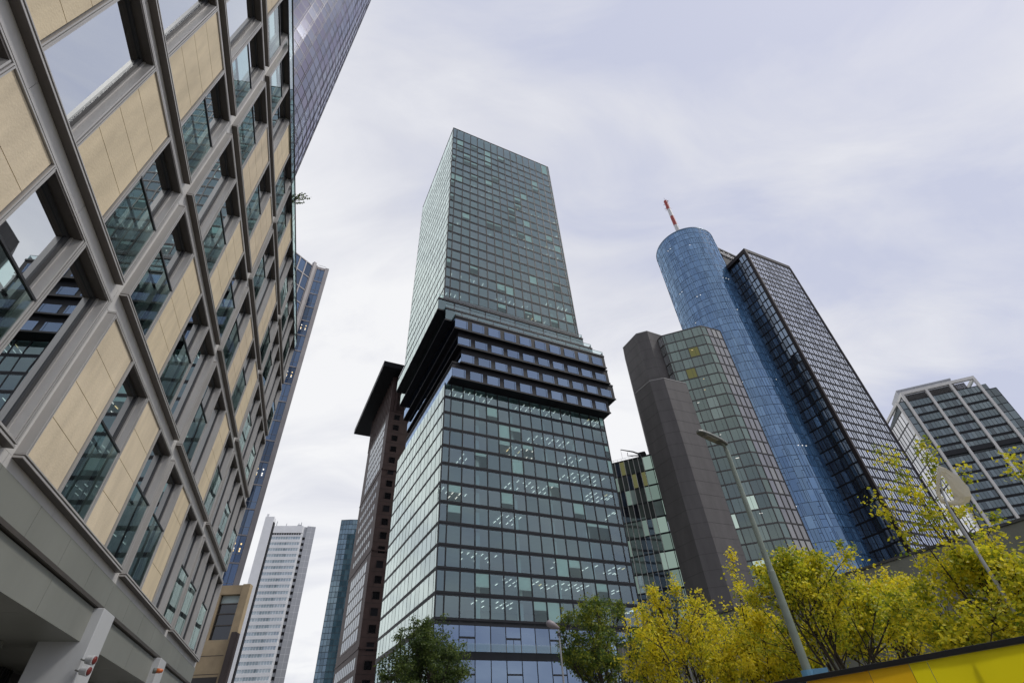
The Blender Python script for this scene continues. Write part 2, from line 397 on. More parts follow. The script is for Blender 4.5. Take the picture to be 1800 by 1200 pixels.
    lowf.build('fascia', M['fascia'], R)
    q = MB(); q.box(F, S0, S1, -0.5, -0.02, 5.2, 5.282); q.build('ledge', M['metal_dark'], R)
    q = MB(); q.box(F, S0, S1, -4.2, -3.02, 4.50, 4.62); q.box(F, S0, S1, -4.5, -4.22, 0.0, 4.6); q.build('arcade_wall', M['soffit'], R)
    for u in range(0, 5):
        c = U0 + UP * u - 0.13 - 0.2
        k = MB(); k.box(F, c - 0.48, c + 0.48, -0.95, 0.12, 0.0, 5.19); k.build('column', M['column'], R, bevel=0.015)
        k = MB(); k.box(F, c - 2.6, c - 0.50, -1.9, -1.6, 0.0, 4.44); k.box(F, c - 4.1, c - 2.62, -1.9, -1.62, 0.0, 4.44); k.build('wall_panel', M['fascia'], R)
    # garage door with a louvre above it
    for s in (11.0, 18.0):
        d = MB()
        d.box(F, s, s + 0.12, -3.0, -2.7, 0, 4.1); d.box(F, s + 2.6, s + 2.72, -3.0, -2.7, 0, 4.1); d.box(F, s + .12, s + 2.6, -3.0, -2.7, 3.55, 3.75)
        for i in range(14): d.box(F, s + 0.13 + i * 0.176, s + 0.2 + i * 0.176, -3.0, -2.8, 3.76, 4.42)
        dd = d.build('garage_door', M['sash'], R)
        q = MB(); q.box(F, s + 0.12, s + 2.6, -2.95, -2.88, 0, 3.54); q.build('door_leaf', M['metal_dark'], dd)
    return R
office()

def lathe(mb, c, axis, prof, n=16, m=0):
    c = Vector(c); axis = Vector(axis).normalized()
    u = axis.cross(Vector((0, 0, 1)));
    if u.length < 0.05: u = axis.cross(Vector((1, 0, 0)))
    u.normalize(); w = axis.cross(u); k = len(mb.v)
    for d, r in prof:
        for j in range(n):
            a = 2 * math.pi * j / n; mb.v.append(tuple(c + axis * d + (u * math.cos(a) + w * math.sin(a)) * r))
    for i in range(len(prof) - 1):
        for j in range(n):
            a = k + i * n + j; b = k + i * n + (j + 1) % n; mb.f.append((a, b, b + n, a + n)); mb.m.append(m)
    mb.f.append(tuple(k + j for j in reversed(range(n)))); mb.m.append(m)
    e = k + (len(prof) - 1) * n; mb.f.append(tuple(e + j for j in range(n))); mb.m.append(m)

def at(px, py, d):
    """point seen at a place of the photograph, d metres away on the ground plane (used to measure positions)"""
    v = CX * ((px - 900) / FPX) - CY * ((py - 600) / FPX) + FW
    k = d / math.hypot(v.x, v.y); return EYEV + v * k

# signal lamps on the columns
def signal(p, lens, label, group):
    t = thing('signal_lamp', label, 'signal lamp', p, group)
    ax = Vector((ST.n.x * 0.95 - ST.t.x * 0.25, ST.n.y * 0.95 - ST.t.y * 0.25, -0.12)).normalized()
    p = Vector(p)
    h = MB(); lathe(h, p - ax * 0.08, ax, [(0, 0.05), (0.03, 0.085), (0.14, 0.098), (0.19, 0.105), (0.205, 0.105)]); h.build('housing', M['column'], t, smooth=False)
    l = MB(); lathe(l, p + ax * 0.126, ax, [(0, 0.086), (0.012, 0.080), (0.024, 0.05), (0.028, 0.01)]); l.build('lens', lens, t, smooth=True)
    b = MB(); b.tube([p - ax * 0.07, p - ax * 0.12 + Vector((0, 0, -0.02)), p - ax * 0.20], [0.018] * 3); b.build('bracket', M['lampgrey'], t)
redlens = mat('dark_red_lens', (0.17, 0.03, 0.025), 0.2); orlens = mat('orange_lens', (0.55, 0.13, 0.03), 0.3)
def street_hit(px, py, q):
    v = CX * ((px - 900) / FPX) - CY * ((py - 600) / FPX) + FW
    n = Vector((ST.n.x, ST.n.y, 0)); o = ST(0, q, 0)
    k = (o - EYEV).dot(n) / v.dot(n); return EYEV + v * k
signal(street_hit(157, 1159, 0.30), redlens, 'red lensed round signal lamp on the near white column, the upper of its pair', 'red signal lamps on the near column')
signal(street_hit(147, 1178, 0.30), redlens, 'red lensed round signal lamp on the near white column, the lower of its pair', 'red signal lamps on the near column')
def beacon():
    p = street_hit(277, 1178, 0.22); t = thing('beacon_lamp', 'orange beacon lamp fixed to the second white column of the arcade', 'beacon', p)
    ax = Vector((ST.n.x * 0.9 + ST.t.x * 0.3, ST.n.y * 0.9 + ST.t.y * 0.3, 0)).normalized()
    b = MB(); lathe(b, p - ax * 0.14, ax, [(0, 0.07), (0.02, 0.085), (0.10, 0.085)]); b.build('base', M['lampgrey'], t)
    b = MB(); lathe(b, p - ax * 0.04, ax, [(0, 0.075), (0.12, 0.07), (0.19, 0.05), (0.21, 0.01)]); b.build('lamp_shade', orlens, t, smooth=True)
beacon()

# ------------------------------------------------------------------ central glass tower
RV = Vector((math.sin(math.radians(62.41)), math.cos(math.radians(62.41)))); LV = Vector((-RV.y, RV.x))
C0 = Vector((-17.15, 91.61))
def omni():
    R = thing('glass_tower', 'tallest central glass skyscraper with dark overhanging storeys at its waist', 'tower', (C0.x, C0.y, 0))
    win = Parts('window', R, OM + OML + [OMC])
    lamp = Parts('ceiling_lamp', R, [M['lampwhite'], M['lampwarm']])
    blind = Parts('roller_blind', R, [M['blind']])
    def fc(s, l=0.0): p = C0 + RV * s + LV * l; return (p.x, p.y)
    def block(s0, s1, l0, l1, zs, hw, marks_r, marks_l, top=None):
        FR = Fac(fc(0, l0), 62.41); FL = Fac(fc(s0, 0), -27.59, -1)
        fr = MB()
        nz = len(zs)
        for k, z in enumerate(zs):
            h = hw if not (top and k == nz - 1) else top - z - 0.25
            # spandrel band under the window
            fr.box(FR, s0 - 0.03, s1 + 0.03, -0.35, 0.06, z - 0.78, z - 0.06); fr.box(FL, l0 - 0.061, l1, -0.35, 0.025, z - 0.70, z - 0.06)
            fr.box(FR, s0 - 0.04, s1 + 0.04, -0.1, 0.12, z - 0.44, z - 0.38); fr.box(FL, l0 - 0.121, l1, -0.1, 0.035, z - 0.44, z - 0.38)
            lit = random.random() < 0.55
            for F, mk in ((FR, marks_r), (FL, marks_l)):
                runs = 0
                for i in range(len(mk) - 1):
                    a, b = mk[i] + 0.06, mk[i + 1] - 0.06
                    x = random.random()
                    win.quad(F, a, b, z - 0.06, z + h + 0.02, 0, m=random.choice((3, 4)) if F is not FR else (5 if x < 0.13 else random.choice((0, 0, 1, 1, 2))), jit=0.014)
                    if F is FR:
                        if x < 0.13: blind.quad(F, a + 0.05, b - 0.05, z + h * random.choice((0.0, 0.0, 0.3, 0.55, 0.7, 0.8)), z + h, -0.09)
                        if runs <= 0 and random.random() < (0.20 if lit else 0.03): runs = random.randint(1, 4)
                        if runs > 0 and not (top and k == nz - 1):
                            runs -= 1
                            for dq in ((1.3, 3.0, 4.9) if z < 70 else (1.5,)):
                                for ds in (0.30, 0.78):
                                    sx = a + ds * (b - a)
                                    if random.random() < 0.7: lamp.box(F, sx - 0.024, sx + 0.024, -dq - 1.1, -dq, z + h - 0.16, z + h - 0.08, m=0 if random.random() < 0.97 else 1)
                    elif x < 0.13: blind.quad(F, a + 0.1, b - 0.1, z + h * rnd(0.1, 0.8), z + h, -0.09)
        zt = top if top else zs[-1] + hw
        for F, mk in ((FR, marks_r), (FL, marks_l)):
            bw_, bp_ = (0.15 if top else 0.12, 0.085) if F is FR else (0.045, 0.02)
            for x in mk: fr.box(F, x - bw_, x + bw_, -0.12, bp_, zs[0] - 0.80, zt)
        if top:
            fr.box(FR, s0 - 0.03, s1 + 0.03, -0.3, 0.09, top, top + 0.3); fr.box(FL, l0 - 0.091, l1, -0.3, 0.09, top, top + 0.3)
        fr.build('facade_frame', M['omni'], R)
        sl = MB()
        B = Fac(fc(0, l0), 62.41)
        for k, z in enumerate(zs):
            sl.box(B, s0 + 0.4, s1 - 0.2, -(l1 - l0), -0.4, z - 0.82, z - 0.12, 0)
        sl.box(B, s0 + 0.4, s1 - 0.2, -(l1 - l0), -0.4, zt - 0.1, zt + 0.2, 0)
        sl.box(B, s0 + 9, s1 - 9, -(l1 - l0) + 9, -9, zs[0] - 0.8, zt - 0.2, 1)
        sl.build('interior_floor', [M['ceil'], M['core']], R, kind='stuff')
        cl = MB()
        for s in (s0 + 8.6, s0 + 17.2, s0 + 25.8, s0 + 34.4):
            for k, z in enumerate(zs): cl.box(B, s - 0.42, s + 0.42, -2.6, -1.8, z - 0.13, z + hw + 0.05)
        cl.build('interior_column', M['blind'], R, kind='stuff')
        # rear and right walls keep the block closed
        b = MB(); b.box(B, s1 - 0.19, s1, -(l1 - l0), -0.13, zs[0] - 0.8, zt); b.box(B, s0, s1 - 0.2, -(l1 - l0) - 0.3, -(l1 - l0) - 0.01, zs[0] - 0.8, zt); b.build('rear_wall', M['omni'], R)
        FS = Fac(fc(s1, 0), -27.59, 1); q = MB()
        for z in zs: q.quad(FS, l0 + 0.1, l1 - 0.1, z, z + hw, 0.015, m=0)
        q.build('side_glazing', OML[0], R, kind='stuff')
        return fr
    zs = [97.3 + 4.09 * k for k in range(22)]
    block(0, 41.45, 0, 39, zs, 3.31, [0, 1.5] + [1.5 + 2.80 * i for i in range(1, 15)] + [41.45], [0, 1.5] + [1.5 + 2.79 * i for i in range(1, 14)] + [39.0], top=189.9)
    zs = [66.0 - 4.05 * k for k in range(11, -1, -1)]
    block(1.4, 44.5, 0, 40.5, zs, 3.27, [1.4, 2.95] + [2.95 + 2.87 * i for i in range(1, 15)] + [44.5], [0, 1.5] + [1.5 + 2.82 * i for i in range(1, 14)] + [40.5])
    # waist storeys, each pushed out over the one below
    lv = [(2.2, 45.4, 2.3, 36.0, 69.55, 74.2, 70.0, 72.4), (4.05, 47.5, 2.95, 36.5, 73.85, 78.6, 74.35, 76.55), (2.95, 46.3, 3.5, 39.5, 78.3, 83.0, 78.9, 81.05),
          (1.8, 45.55, 4.3, 40.4, 82.75, 87.2, 83.35, 85.9), (0.0, 43.9, 2.0, 39.5, 86.85, 91.3, 87.4, 90.6), (-1.7, 42.2, 0.8, 38.5, 90.9, 95.4, 91.4, 94.6)]
    bl = Parts('waist_window', R, OMB + OM + OML)
    for i, (s0, s1, q, l1, zb, zt, w0, w1) in enumerate(lv):
        FR = Fac(fc(0, -q), 62.41); FL = Fac(fc(s0, 0), -27.59, -1); B = Fac(fc(0, 0), 62.41)
        bx = MB(); bx.box(B, s0 + 0.05, s1, -l1, q - 0.05, zb, zt)
        bx.box(FR, s0 - 0.10, s1 + 0.12, -0.04, 0.14, zb - 0.02, zb + 0.40); bx.box(FL, -q - 0.121, l1, -0.04, 0.12, zb - 0.021, zb + 0.40)
        bx.box(FR, s0 - 0.04, s1 + 0.06, -0.04, 0.08, zt - 0.45, zt + 0.03); bx.box(FL, -q - 0.061, l1, -0.04, 0.08, zt - 0.45, zt + 0.03)
        bx.build('waist_storey', M['black'], R)
        n = 10; w = (s1 - s0) / n
        for k in range(n):
            a = s0 + k * w
            fullw = i >= 4
            x1 = 0.68 if not fullw else 0.96
            off = 0.10 if k else 0.02
            bl.quad(FR, a + off, a + w * x1 - 0.06, w0, w1, 0.02, m=k % 2 if not fullw else 2 + k % 3, jit=0.008)
            if not fullw: bl.quad(FR, a + w * x1 + 0.02, a + w * x1 + 0.36, w0, w1, 0.02, m=1)
        n = 14; w = (l1 + q) / n
        for k in range(n): bl.quad(FL, -q + k * w + 0.06, -q + (k + 1) * w - 0.06, w0, w1 + 0.2, 0.03, m=(5 + k % 2) if fullw else 0, jit=0.006)
        if i >= 3:
            ra = Parts('terrace_rail', R, [M['g_rail'], M['omni']])
            n = 12
            for k in range(n):
                w = (s1 - s0) / n; mb = MB(); mb.quad(FR, s0 + k * w + 0.03, s0 + (k + 1) * w - 0.03, zt + 0.04, zt + 1.35, -0.15)
                mb.box(FR, s0 + k * w + 0.03, s0 + (k + 1) * w - 0.03, -0.19, -0.11, zt + 1.352, zt + 1.40, 1); ra.add(mb)
            for k in range(6):
                w = (l1 + q) / 6; mb = MB(); mb.quad(FL, -q + 0.2 + k * w, -q + (k + 1) * w, zt + 0.04, zt + 1.35, -0.15); ra.add(mb)
            FQ = Fac(fc(s1, 0), -27.59, 1)
            for k in range(2):
                mb = MB(); mb.quad(FQ, -q + 0.2 + k * 3, -q + 3 + k * 3, zt + 0.04, zt + 1.35, -0.1); ra.add(mb)
            ra.finish()
    bl.finish()
    # base: entrance storeys
    FR = Fac(fc(0, 0), 62.41); FL = Fac(fc(1.4, 0), -27.59, -1)
    fr = MB()
    for z0, z1 in ((20.3, 21.0), (15.3, 16.5), (0.0, 0.6), (5.6, 6.4)):
        fr.box(FR, 1.37, 44.53, -0.35, 0.06, z0, z1); fr.box(FL, -0.061, 40.5, -0.35, 0.06, z0, z1)
    mk = [1.4, 2.95] + [2.95 + 2.87 * i for i in range(1, 15)] + [44.5]
    for i, x in enumerate(mk):
        fr.box(FR, x - 0.05, x + 0.05, -0.1, 0.08, 0.0, 20.3)
        if i % 3 == 2:
            fr.box(FR, x + 0.051, x + 2.8, -0.1, 0.06, 18.35, 18.65); fr.box(FR, x + 1.4, x + 1.46, -0.1, 0.05, 16.5, 18.34); fr.box(FR, x + 0.051, x + 2.8, -0.1, 0.06, 13.2, 13.45)
    for k in range(15): fr.box(FL, 0.3 + k * 2.8, 0.42 + k * 2.8, -0.1, 0.08, 0.0, 20.3)
    fr.build('base_frame', M['omni'], R)
    bw = Parts('base_window', R, OMB + OM)  # front panes: blue of the reflected sky is put into the glass colour
    for i in range(len(mk) - 1):
        for z0, z1 in ((16.5, 20.3), (6.4, 15.3), (0.6, 5.6)): bw.quad(FR, mk[i] + 0.05, mk[i + 1] - 0.05, z0, z1, 0, m=random.choice((0, 0, 1)), jit=0.008)
        if 0 < i < 15:
            mb = MB(); mb.quad(FR, mk[i] + 0.03, mk[i + 1] - 0.03, 16.45, 17.65, 0.5); mb.build('glass_balustrade', M['g_rail'], R)
    for k in range(14):
        for z0, z1 in ((16.5, 20.3), (6.4, 15.3), (0.6, 5.6)): bw.quad(FL, 0.42 + k * 2.8, 3.1 + k * 2.8, z0, z1, 0, m=2 + k % 3, jit=0.008)
    bw.finish()
    B = Fac(fc(0, 0), 62.41); q = MB(); q.box(B, 6, 39, -36, -6, 0, 20.5); q.box(B, 1.8, 44.2, -40, -0.4, 15.5, 16.2); q.build('lobby_wall', M['core'], R)
    win.finish(); lamp.finish(); blind.finish()
omni()

# ------------------------------------------------------------------ generic curtain wall
def grid(R, F, s0, s1, z0, z1, cols, rows, mats, bar, bv=0.10, bh=0.25, proud=0.10, parts=None, hi=None, jit=0.012, wts=None, name='window', frame_name='facade_frame', hmod=None, sub=None):
    """panes between bars; cols/rows are counts or lists of marks; sub = share of each bay where a thin bar divides it"""
    if isinstance(cols, int): cols = [s0 + (s1 - s0) * i / cols for i in range(cols + 1)]
    if isinstance(rows, int): rows = [z0 + (z1 - z0) * i / rows for i in range(rows + 1)]
    own = parts is None
    if own: parts = Parts(name, R, mats)
    fr = MB(); n = len(mats)
    pick = wts or [1] * n
    for j in range(len(rows) - 1):
        for i in range(len(cols) - 1):
            parts.quad(F, cols[i], cols[i + 1], rows[j], rows[j + 1], 0, m=random.choices(range(n), pick)[0], jit=jit)
    seg = 1 if isinstance(F, Fac) else len(cols) - 1
    for z in rows:
        for i in range(seg):
            a, b = (cols[0], cols[-1]) if seg == 1 else (cols[i], cols[i + 1])
            fr.box(F, a, b, -0.05, proud, z - bh / 2, z + bh / 2)
    for x in cols: fr.box(F, x - bv / 2, x + bv / 2, -0.05, proud + 0.02, rows[0], rows[-1])
    if sub:
        for i in range(len(cols) - 1):
            x = cols[i] + (cols[i + 1] - cols[i]) * sub; fr.box(F, x - 0.035, x + 0.035, -0.05, proud - 0.03, rows[0], rows[-1])
    fr.build(frame_name, bar, R)
    if own: parts.finish()
    return parts

# ------------------------------------------------------------------ round blue tower with mast
def round_tower():
    d, az, r, H = 188.0, 28.65, 14.15, 195.5
    c = (d * math.sin(math.radians(az)), d * math.cos(math.radians(az)))
    R = thing('round_tower', 'round blue glass tower with a red and white mast on its roof', 'tower', (*c, 0))
    F = Cyl(c, r, 0); circ = 2 * math.pi * r
    core = MB(); n = 64
    core.prism([(c[0] + (r - 0.4) * math.cos(2 * math.pi * i / n), c[1] + (r - 0.4) * math.sin(2 * math.pi * i / n)) for i in range(n)], 0, H - 0.5); core.build('core', M['core'], R)
    pa = Parts('window', R, G_ROUND); fr = MB(); rows = 50; ch = H / rows; nb = 30
    for j in range(rows):
        z = j * ch; ph = (j % 2) * 0.0
        for i in range(nb):
            a = circ / nb * (i + ph)
            an = (a / r)  # only the half that faces the street gets panes
            if math.cos(an - math.radians(az + 180)) < -0.35: continue
            w = circ / nb; sp = random.choice((0.28, 0.28, 0.5, 0.66))
            for x0, x1 in ((a, a + w * sp), (a + w * sp, a + w)):
                pa.quad(F, x0, x1, z, z + ch, 0.0, m=random.choices((0, 1, 2, 3), (4, 3, 1.2, 3))[0], jit=0.03)
            fr.box(F, a - 0.05, a + 0.05, -0.02, 0.06, z, z + ch); fr.box(F, a + w * sp - 0.035, a + w * sp + 0.035, -0.02, 0.05, z + ch * 0.06, z + ch * (1 if random.random() < .6 else 0.62))
            for x in (a, a + w / 2): fr.box(F, x, x + w / 2, -0.02, 0.05, z + ch - 0.06, z + ch + 0.06)
            if random.random() < 0.7: x5 = a + w * (sp + (1 - sp) * 0.5); fr.box(F, x5 - 0.03, x5 + 0.03, -0.02, 0.04, z + ch * 0.06, z + ch * 0.94)
            if random.random() < 0.45: fr.box(F, a, a + w * sp, -0.02, 0.05, z + ch * 0.62 - 0.05, z + ch * 0.62 + 0.05)
    pa.finish(); fr.build('facade_frame', mat('navy_mullion', (0.012, 0.022, 0.05), 0.4, 0.3), R)
    lp = Parts('ceiling_lamp', R, [M['lampwhite']])
    for _ in range(16):
        a = math.radians(az + 180 + rnd(-60, 50)) * r; z = rnd(40, 188)
        z = round(z / ch) * ch - 0.7
        for k in range(random.randint(1, 3)): lp.box(F, a + k * 1.5, a + k * 1.5 + 0.35, 0.01, 0.05, z, z + 0.22)
    lp.finish()
    rim = MB(); n = 72
    for i in range(n): rim.box(F, circ * i / n, circ * (i + 1) / n, -0.4, 0.10, H - 0.6, H + 0.1)
    rim.build('roof_rim', mat('blue_rim', (0.10, 0.17, 0.26), 0.4, 0.3), R)
    # mast: standing on the roof, part of the tower
    a = math.radians(28.9); b = Vector((d * math.sin(a), d * math.cos(a), 0))
    zz = [H - 1, 208, 217, 225.5, 234, 238.5]; rr = [1.35, 1.3, 1.25, 1.2, 1.1, 1.0]
    z0 = 190.0; zs = [190, 207.5, 215.5, 223.5, 230.0, 238.0]
    for i in range(5):
        k = MB(); k.tube([b + Vector((0, 0, zs[i])), b + Vector((0, 0, zs[i + 1]))], [1.15 - 0.05 * i, 1.1 - 0.05 * i], 14)
        o = k.build('mast', M['red'] if i % 2 == 0 else M['wht'], R)
        o['label'] = 'red mast section' if i % 2 == 0 else 'white mast section'
    k = MB()
    for j in range(26):
        an = rnd(0, 6.28); z = rnd(230.5, 238.5); u = Vector((math.cos(an), math.sin(an), 0))
        k.tube([b + u * 1.0 + Vector((0, 0, z)), b + u * 2.0 + Vector((0, 0, z + rnd(-.1, .3)))], [0.09, 0.05], 4)
    k.build('aerial', M['red'], R)
round_tower()

# ------------------------------------------------------------------ dark rectangular tower behind the round one
def dark_tower():
    Cc = Vector((104.84, 144.81)); F = Fac(Cc, 63.4); L = Fac(Cc, -30.8 + 4.2, -1)
    R = thing('dark_tower', 'dark rectangular office tower with pale gridded windows beside the round blue tower', 'tower', (Cc.x, Cc.y, 0))
    fr = mat('brown_black_frame', (0.014, 0.0135, 0.015), 0.5, 0.0, 0.15, 0.2, spec=0.2)
    core = MB(); core.box(F, 1.9, 27.5, -24, -0.2, 0, 168.5); core.box(F, 0.3, 1.88, -4.2, -0.2, 0, 168.5); core.build('core', M['black'], R)
    pa = Parts('window', R, G_DARK)
    rows = [168.2 - 3.29 * k for k in range(0, 50)][::-1]
    cols = [0.9 + 2.42 * i for i in range(12)]
    grid(R, F, 0, 0, 0, 0, cols, rows, G_DARK, fr, 0.28, 0.68, 0.10, parts=pa, wts=(3, 3, 1), sub=0.5)
    pa.finish()
    # left face: bright strip near the corner, then dark recessed glazing
    pb = Parts('side_window', R, G_SIDE)
    grid(R, L, 0, 0, 0, 0, [0.9, 2.5, 4.1], [168.2 - 4.0 * k for k in range(0, 42)][::-1], G_SIDE, fr, 0.25, 0.5, 0.12, parts=pb, wts=(2, 0.3, 5))
    L2 = Fac(L.at(4.2, -1.0), -26.6, -1)
    grid(R, L2, 0, 0, 0, 0, [0.1, 2.0, 4.0, 6.0, 8.0, 10.4], [168.2 - 4.0 * k for k in range(0, 42)][::-1], G_SIDE, fr, 0.2, 0.5, 0.1, parts=pb, wts=(3, 6, 0.4))
    pb.finish()
    k = MB(); k.box(F, -0.15, 27.7, -24.2, 0.25, 168.51, 170.4); k.box(F, -0.2, 0.75, -0.7, 0.28, 0, 168.5); k.box(F, 27.2, 27.8, -0.7, 0.28, 0, 168.5); k.build('corner_trim', mat('rust_black_trim', (0.030, 0.023, 0.022), 0.5, 0.0, spec=0.25), R)
    k = MB(); k.box(L, 0.5, 24, -0.6, 0.12, 168.52, 170.35); k.build('parapet', fr, R)
    # link block at the back carrying the sign
    B = Fac((98.0, 155.9), 60.2)
    k = MB(); k.box(B, -6, 21, -14, 0, 0, 188.0); k.build('link_block', M['black'], R)
    k = MB(); k.box(B, -6, 21, -0.4, 0.25, 187.2, 188.3); k.build('parapet', M['omni'], R)
    cu = bpy.data.curves.new('sign_text', 'FONT'); cu.body = 'Helaba'; cu.size = 4.6; cu.extrude = 0.12; cu.materials.append(M['wht'])
    cu.fill_mode = 'BOTH'; cu.resolution_u = 3
    tmp = bpy.data.objects.new('sign_tmp', cu)
    dg = bpy.context.evaluated_depsgraph_get()
    C.objects.link(tmp); dg.update(); me = bpy.data.meshes.new_from_object(tmp.evaluated_get(dg)); C.objects.unlink(tmp); bpy.data.objects.remove(tmp)
    o = bpy.data.objects.new('sign_lettering', me); C.objects.link(o); o.parent = R
    p = B(2.2, 0.35, 183.2)
    mw = Matrix((( B.t.x, 0, B.n.x, 0), (B.t.y, 0, B.n.y, 0), (0, 1, 0, 0), (0, 0, 0, 1)))
    o.matrix_local = Matrix.Translation(p - Vector((Cc.x, Cc.y, 0))) @ mw
dark_tower()

# ------------------------------------------------------------------ octagonal stone shafts and the glass tower between
def shaft(name, label, pts, back, H, step):
    R = thing(name, label, 'tower', (pts[1][0], pts[1][1], 0), 'windowless basalt shafts')
    poly = pts + back
    b = MB(); b.prism(poly, 0, H); b.build('wall', M['octo'], R)
    j = MB()
    for i in range(len(pts) - 1):
        a, c = Vector(pts[i]), Vector(pts[i + 1]); az = math.degrees(math.atan2(c.x - a.x, c.y - a.y)); F = Fac(a, az); Ln = (c - a).length
        z = H - step
        while z > 0:
            j.box(F, 0.0, Ln, -0.05, 0.02, z - 0.03, z + 0.03); z -= step
    j.build('joint', M['octo_line'], R)
    e = MB()
    for i in range(len(pts) - 1):
        a, c = Vector(pts[i]), Vector(pts[i + 1]); az = math.degrees(math.atan2(c.x - a.x, c.y - a.y)); F = Fac(a, az); Ln = (c - a).length
        e.box(F, -0.05, Ln + 0.05, -0.5, 0.06, H - 0.03, H + 0.28)
    e.build('coping', mat(name + '_coping', (0.30, 0.29, 0.28), 0.6), R)
shaft('stone_shaft', 'taller windowless grey basalt shaft, partly behind the lower shaft and the greenish glass tower', [(45.3, 159.0), (49.5, 150.7), (53.6, 149.4), (60.0, 152.8)], [(60, 165), (47, 166)], 130, 4.4)
shaft('stone_shaft', 'lower windowless grey basalt shaft with a pale coping, in front of the greenish glass tower', [(40.3, 140.5), (44.0, 133.7), (48.4, 132.6), (56.5, 136.4)], [(58, 146), (46, 147)], 95, 3.9)

def garden_glass():
    pts = [(53.9, 158.5), (58.6, 149.1), (72.5, 144.6), (74.9, 145.4), (81.2, 148.3)]
    R = thing('faceted_tower', 'faceted greenish glass tower with some lit yellow windows behind the basalt shafts', 'tower', (65, 147, 0))
    core = MB(); core.prism([(54.6, 158.4), (59.0, 149.6), (72.4, 145.2), (74.7, 145.9), (80.6, 148.7), (79, 170), (55, 172)], 0, 126.6); core.build('core', M['core'], R)
    bar = mat('grey_brown_mullion', (0.075, 0.070, 0.066), 0.45, 0.3)
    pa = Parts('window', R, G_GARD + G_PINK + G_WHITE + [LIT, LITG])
    H = 126.8; rows = [H - 4.46 * k for k in range(28)][::-1]
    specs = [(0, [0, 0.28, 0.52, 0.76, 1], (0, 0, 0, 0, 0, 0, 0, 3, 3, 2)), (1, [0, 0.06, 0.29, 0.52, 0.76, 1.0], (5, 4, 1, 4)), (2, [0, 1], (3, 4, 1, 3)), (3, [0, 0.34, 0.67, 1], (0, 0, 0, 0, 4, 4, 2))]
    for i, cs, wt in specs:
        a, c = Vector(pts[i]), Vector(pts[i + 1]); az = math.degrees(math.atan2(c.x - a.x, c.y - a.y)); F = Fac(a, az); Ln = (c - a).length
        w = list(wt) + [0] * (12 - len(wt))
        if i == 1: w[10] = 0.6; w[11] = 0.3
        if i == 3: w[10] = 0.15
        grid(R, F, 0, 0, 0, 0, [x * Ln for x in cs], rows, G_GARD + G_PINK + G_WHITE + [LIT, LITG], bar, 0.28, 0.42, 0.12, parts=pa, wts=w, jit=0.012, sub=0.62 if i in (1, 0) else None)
        if i == 1:
            ll = Parts('ceiling_lamp', R, [M['lampwhite'], M['lampwarm']])
            for _ in range(14):
                k = random.randint(0, 24); x = rnd(1, Ln - 1.5); ll.box(F, x, x + rnd(0.3, 1.2), 0.03, 0.06, rows[k] + 3.2, rows[k] + 3.32, m=random.randint(0, 1))
            ll.finish()
    pa.finish()
garden_glass()

def low_green():
    a, b = Vector((30.7, 152.4)), Vector((40.3, 148.5)); F = Fac(a, 112.1)
    R = thing('glass_block', 'lower green glass block with a roof crane, between central tower and basalt shafts', 'building', (a.x, a.y, 0))
    core = MB(); core.box(F, -6, 23, -18, -0.3, 0, 75.4); core.build('core', M['core'], R)
    rows = [76 - 4.95 * k for k in range(16)][::-1]
    pale = [glass('mint_glass_%d' % i, c, 1.8, 0.24, (0.9, 1, 1), 0.03, opaque=True) for i, c in enumerate(((0.46, 0.58, 0.53), (0.54, 0.66, 0.61)))]
    gm = G_GARD + pale + [LIT] + G_SIDE[:2] + [emit('mint_fill_glow', (0.66, 0.88, 0.78), 0.30), emit('dim_fill_glow', (0.62, 0.86, 0.76), 0.20)]  # last two: glow added to brighten pale panes that only take sky light
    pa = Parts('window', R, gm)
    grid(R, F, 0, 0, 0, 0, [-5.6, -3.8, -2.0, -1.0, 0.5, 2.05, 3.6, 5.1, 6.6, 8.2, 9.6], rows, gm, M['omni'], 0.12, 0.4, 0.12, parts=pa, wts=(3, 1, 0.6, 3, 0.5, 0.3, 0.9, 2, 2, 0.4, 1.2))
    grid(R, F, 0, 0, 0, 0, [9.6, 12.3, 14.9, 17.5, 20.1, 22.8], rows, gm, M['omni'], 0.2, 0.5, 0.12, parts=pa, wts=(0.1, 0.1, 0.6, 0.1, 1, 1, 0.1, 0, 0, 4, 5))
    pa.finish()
    k = MB()
    for x in (0.5, 2.05, 3.6, 5.1, 6.6, 8.2, 9.6): k.box(F, x - 0.06, x + 0.06, 0.15, 0.45, 20, 76)
    k.build('fin', M['white'], R)
    k = MB(); k.box(F, -6, 23, -0.3, 0.1, 75.95, 76.3); k.build('coping', M['omni'], R)
    k = MB()
    for i in range(12): k.tube([F(-5 + i * 1.3, -0.6, 76.3), F(-5 + i * 1.3, -0.6, 77.3)], [0.03, 0.03], 4)
    k.tube([F(-5, -0.6, 77.3), F(9.3, -0.6, 77.3)], [0.035, 0.035], 4); k.build('roof_railing', M['alu2'], R)
    cr = thing('facade_crane', 'black window cleaning crane with a raised jib on the green glass block roof', 'crane', F(9.4, -2, 76.3))
    k = MB(); k.box(F, 8.4, 10.9, -3, -1, 76.31, 78.4); k.build('base', M['black'], cr, bevel=0.3)
    k = MB(); k.tube([F(9.0, -2, 78.0), F(7.0, -1.6, 79.3), F(3.2, -1.0, 80.8)], [0.28, 0.22, 0.14], 6); k.build('jib', M['black'], cr)
    k = MB(); k.tube([F(8.6, -2, 77.7), F(6.4, -1.6, 78.0), F(5.0, -1.4, 78.3), F(5.2, -1.4, 79.4)], [0.2, 0.16, 0.13, 0.1], 6); k.build('strut', M['black'], cr)
    k = MB(); k.tube([F(3.2, -1.0, 80.8), F(3.2, -1.0, 77.4)], [0.04, 0.04], 4); k.build('cable', M['black'], cr)
low_green()

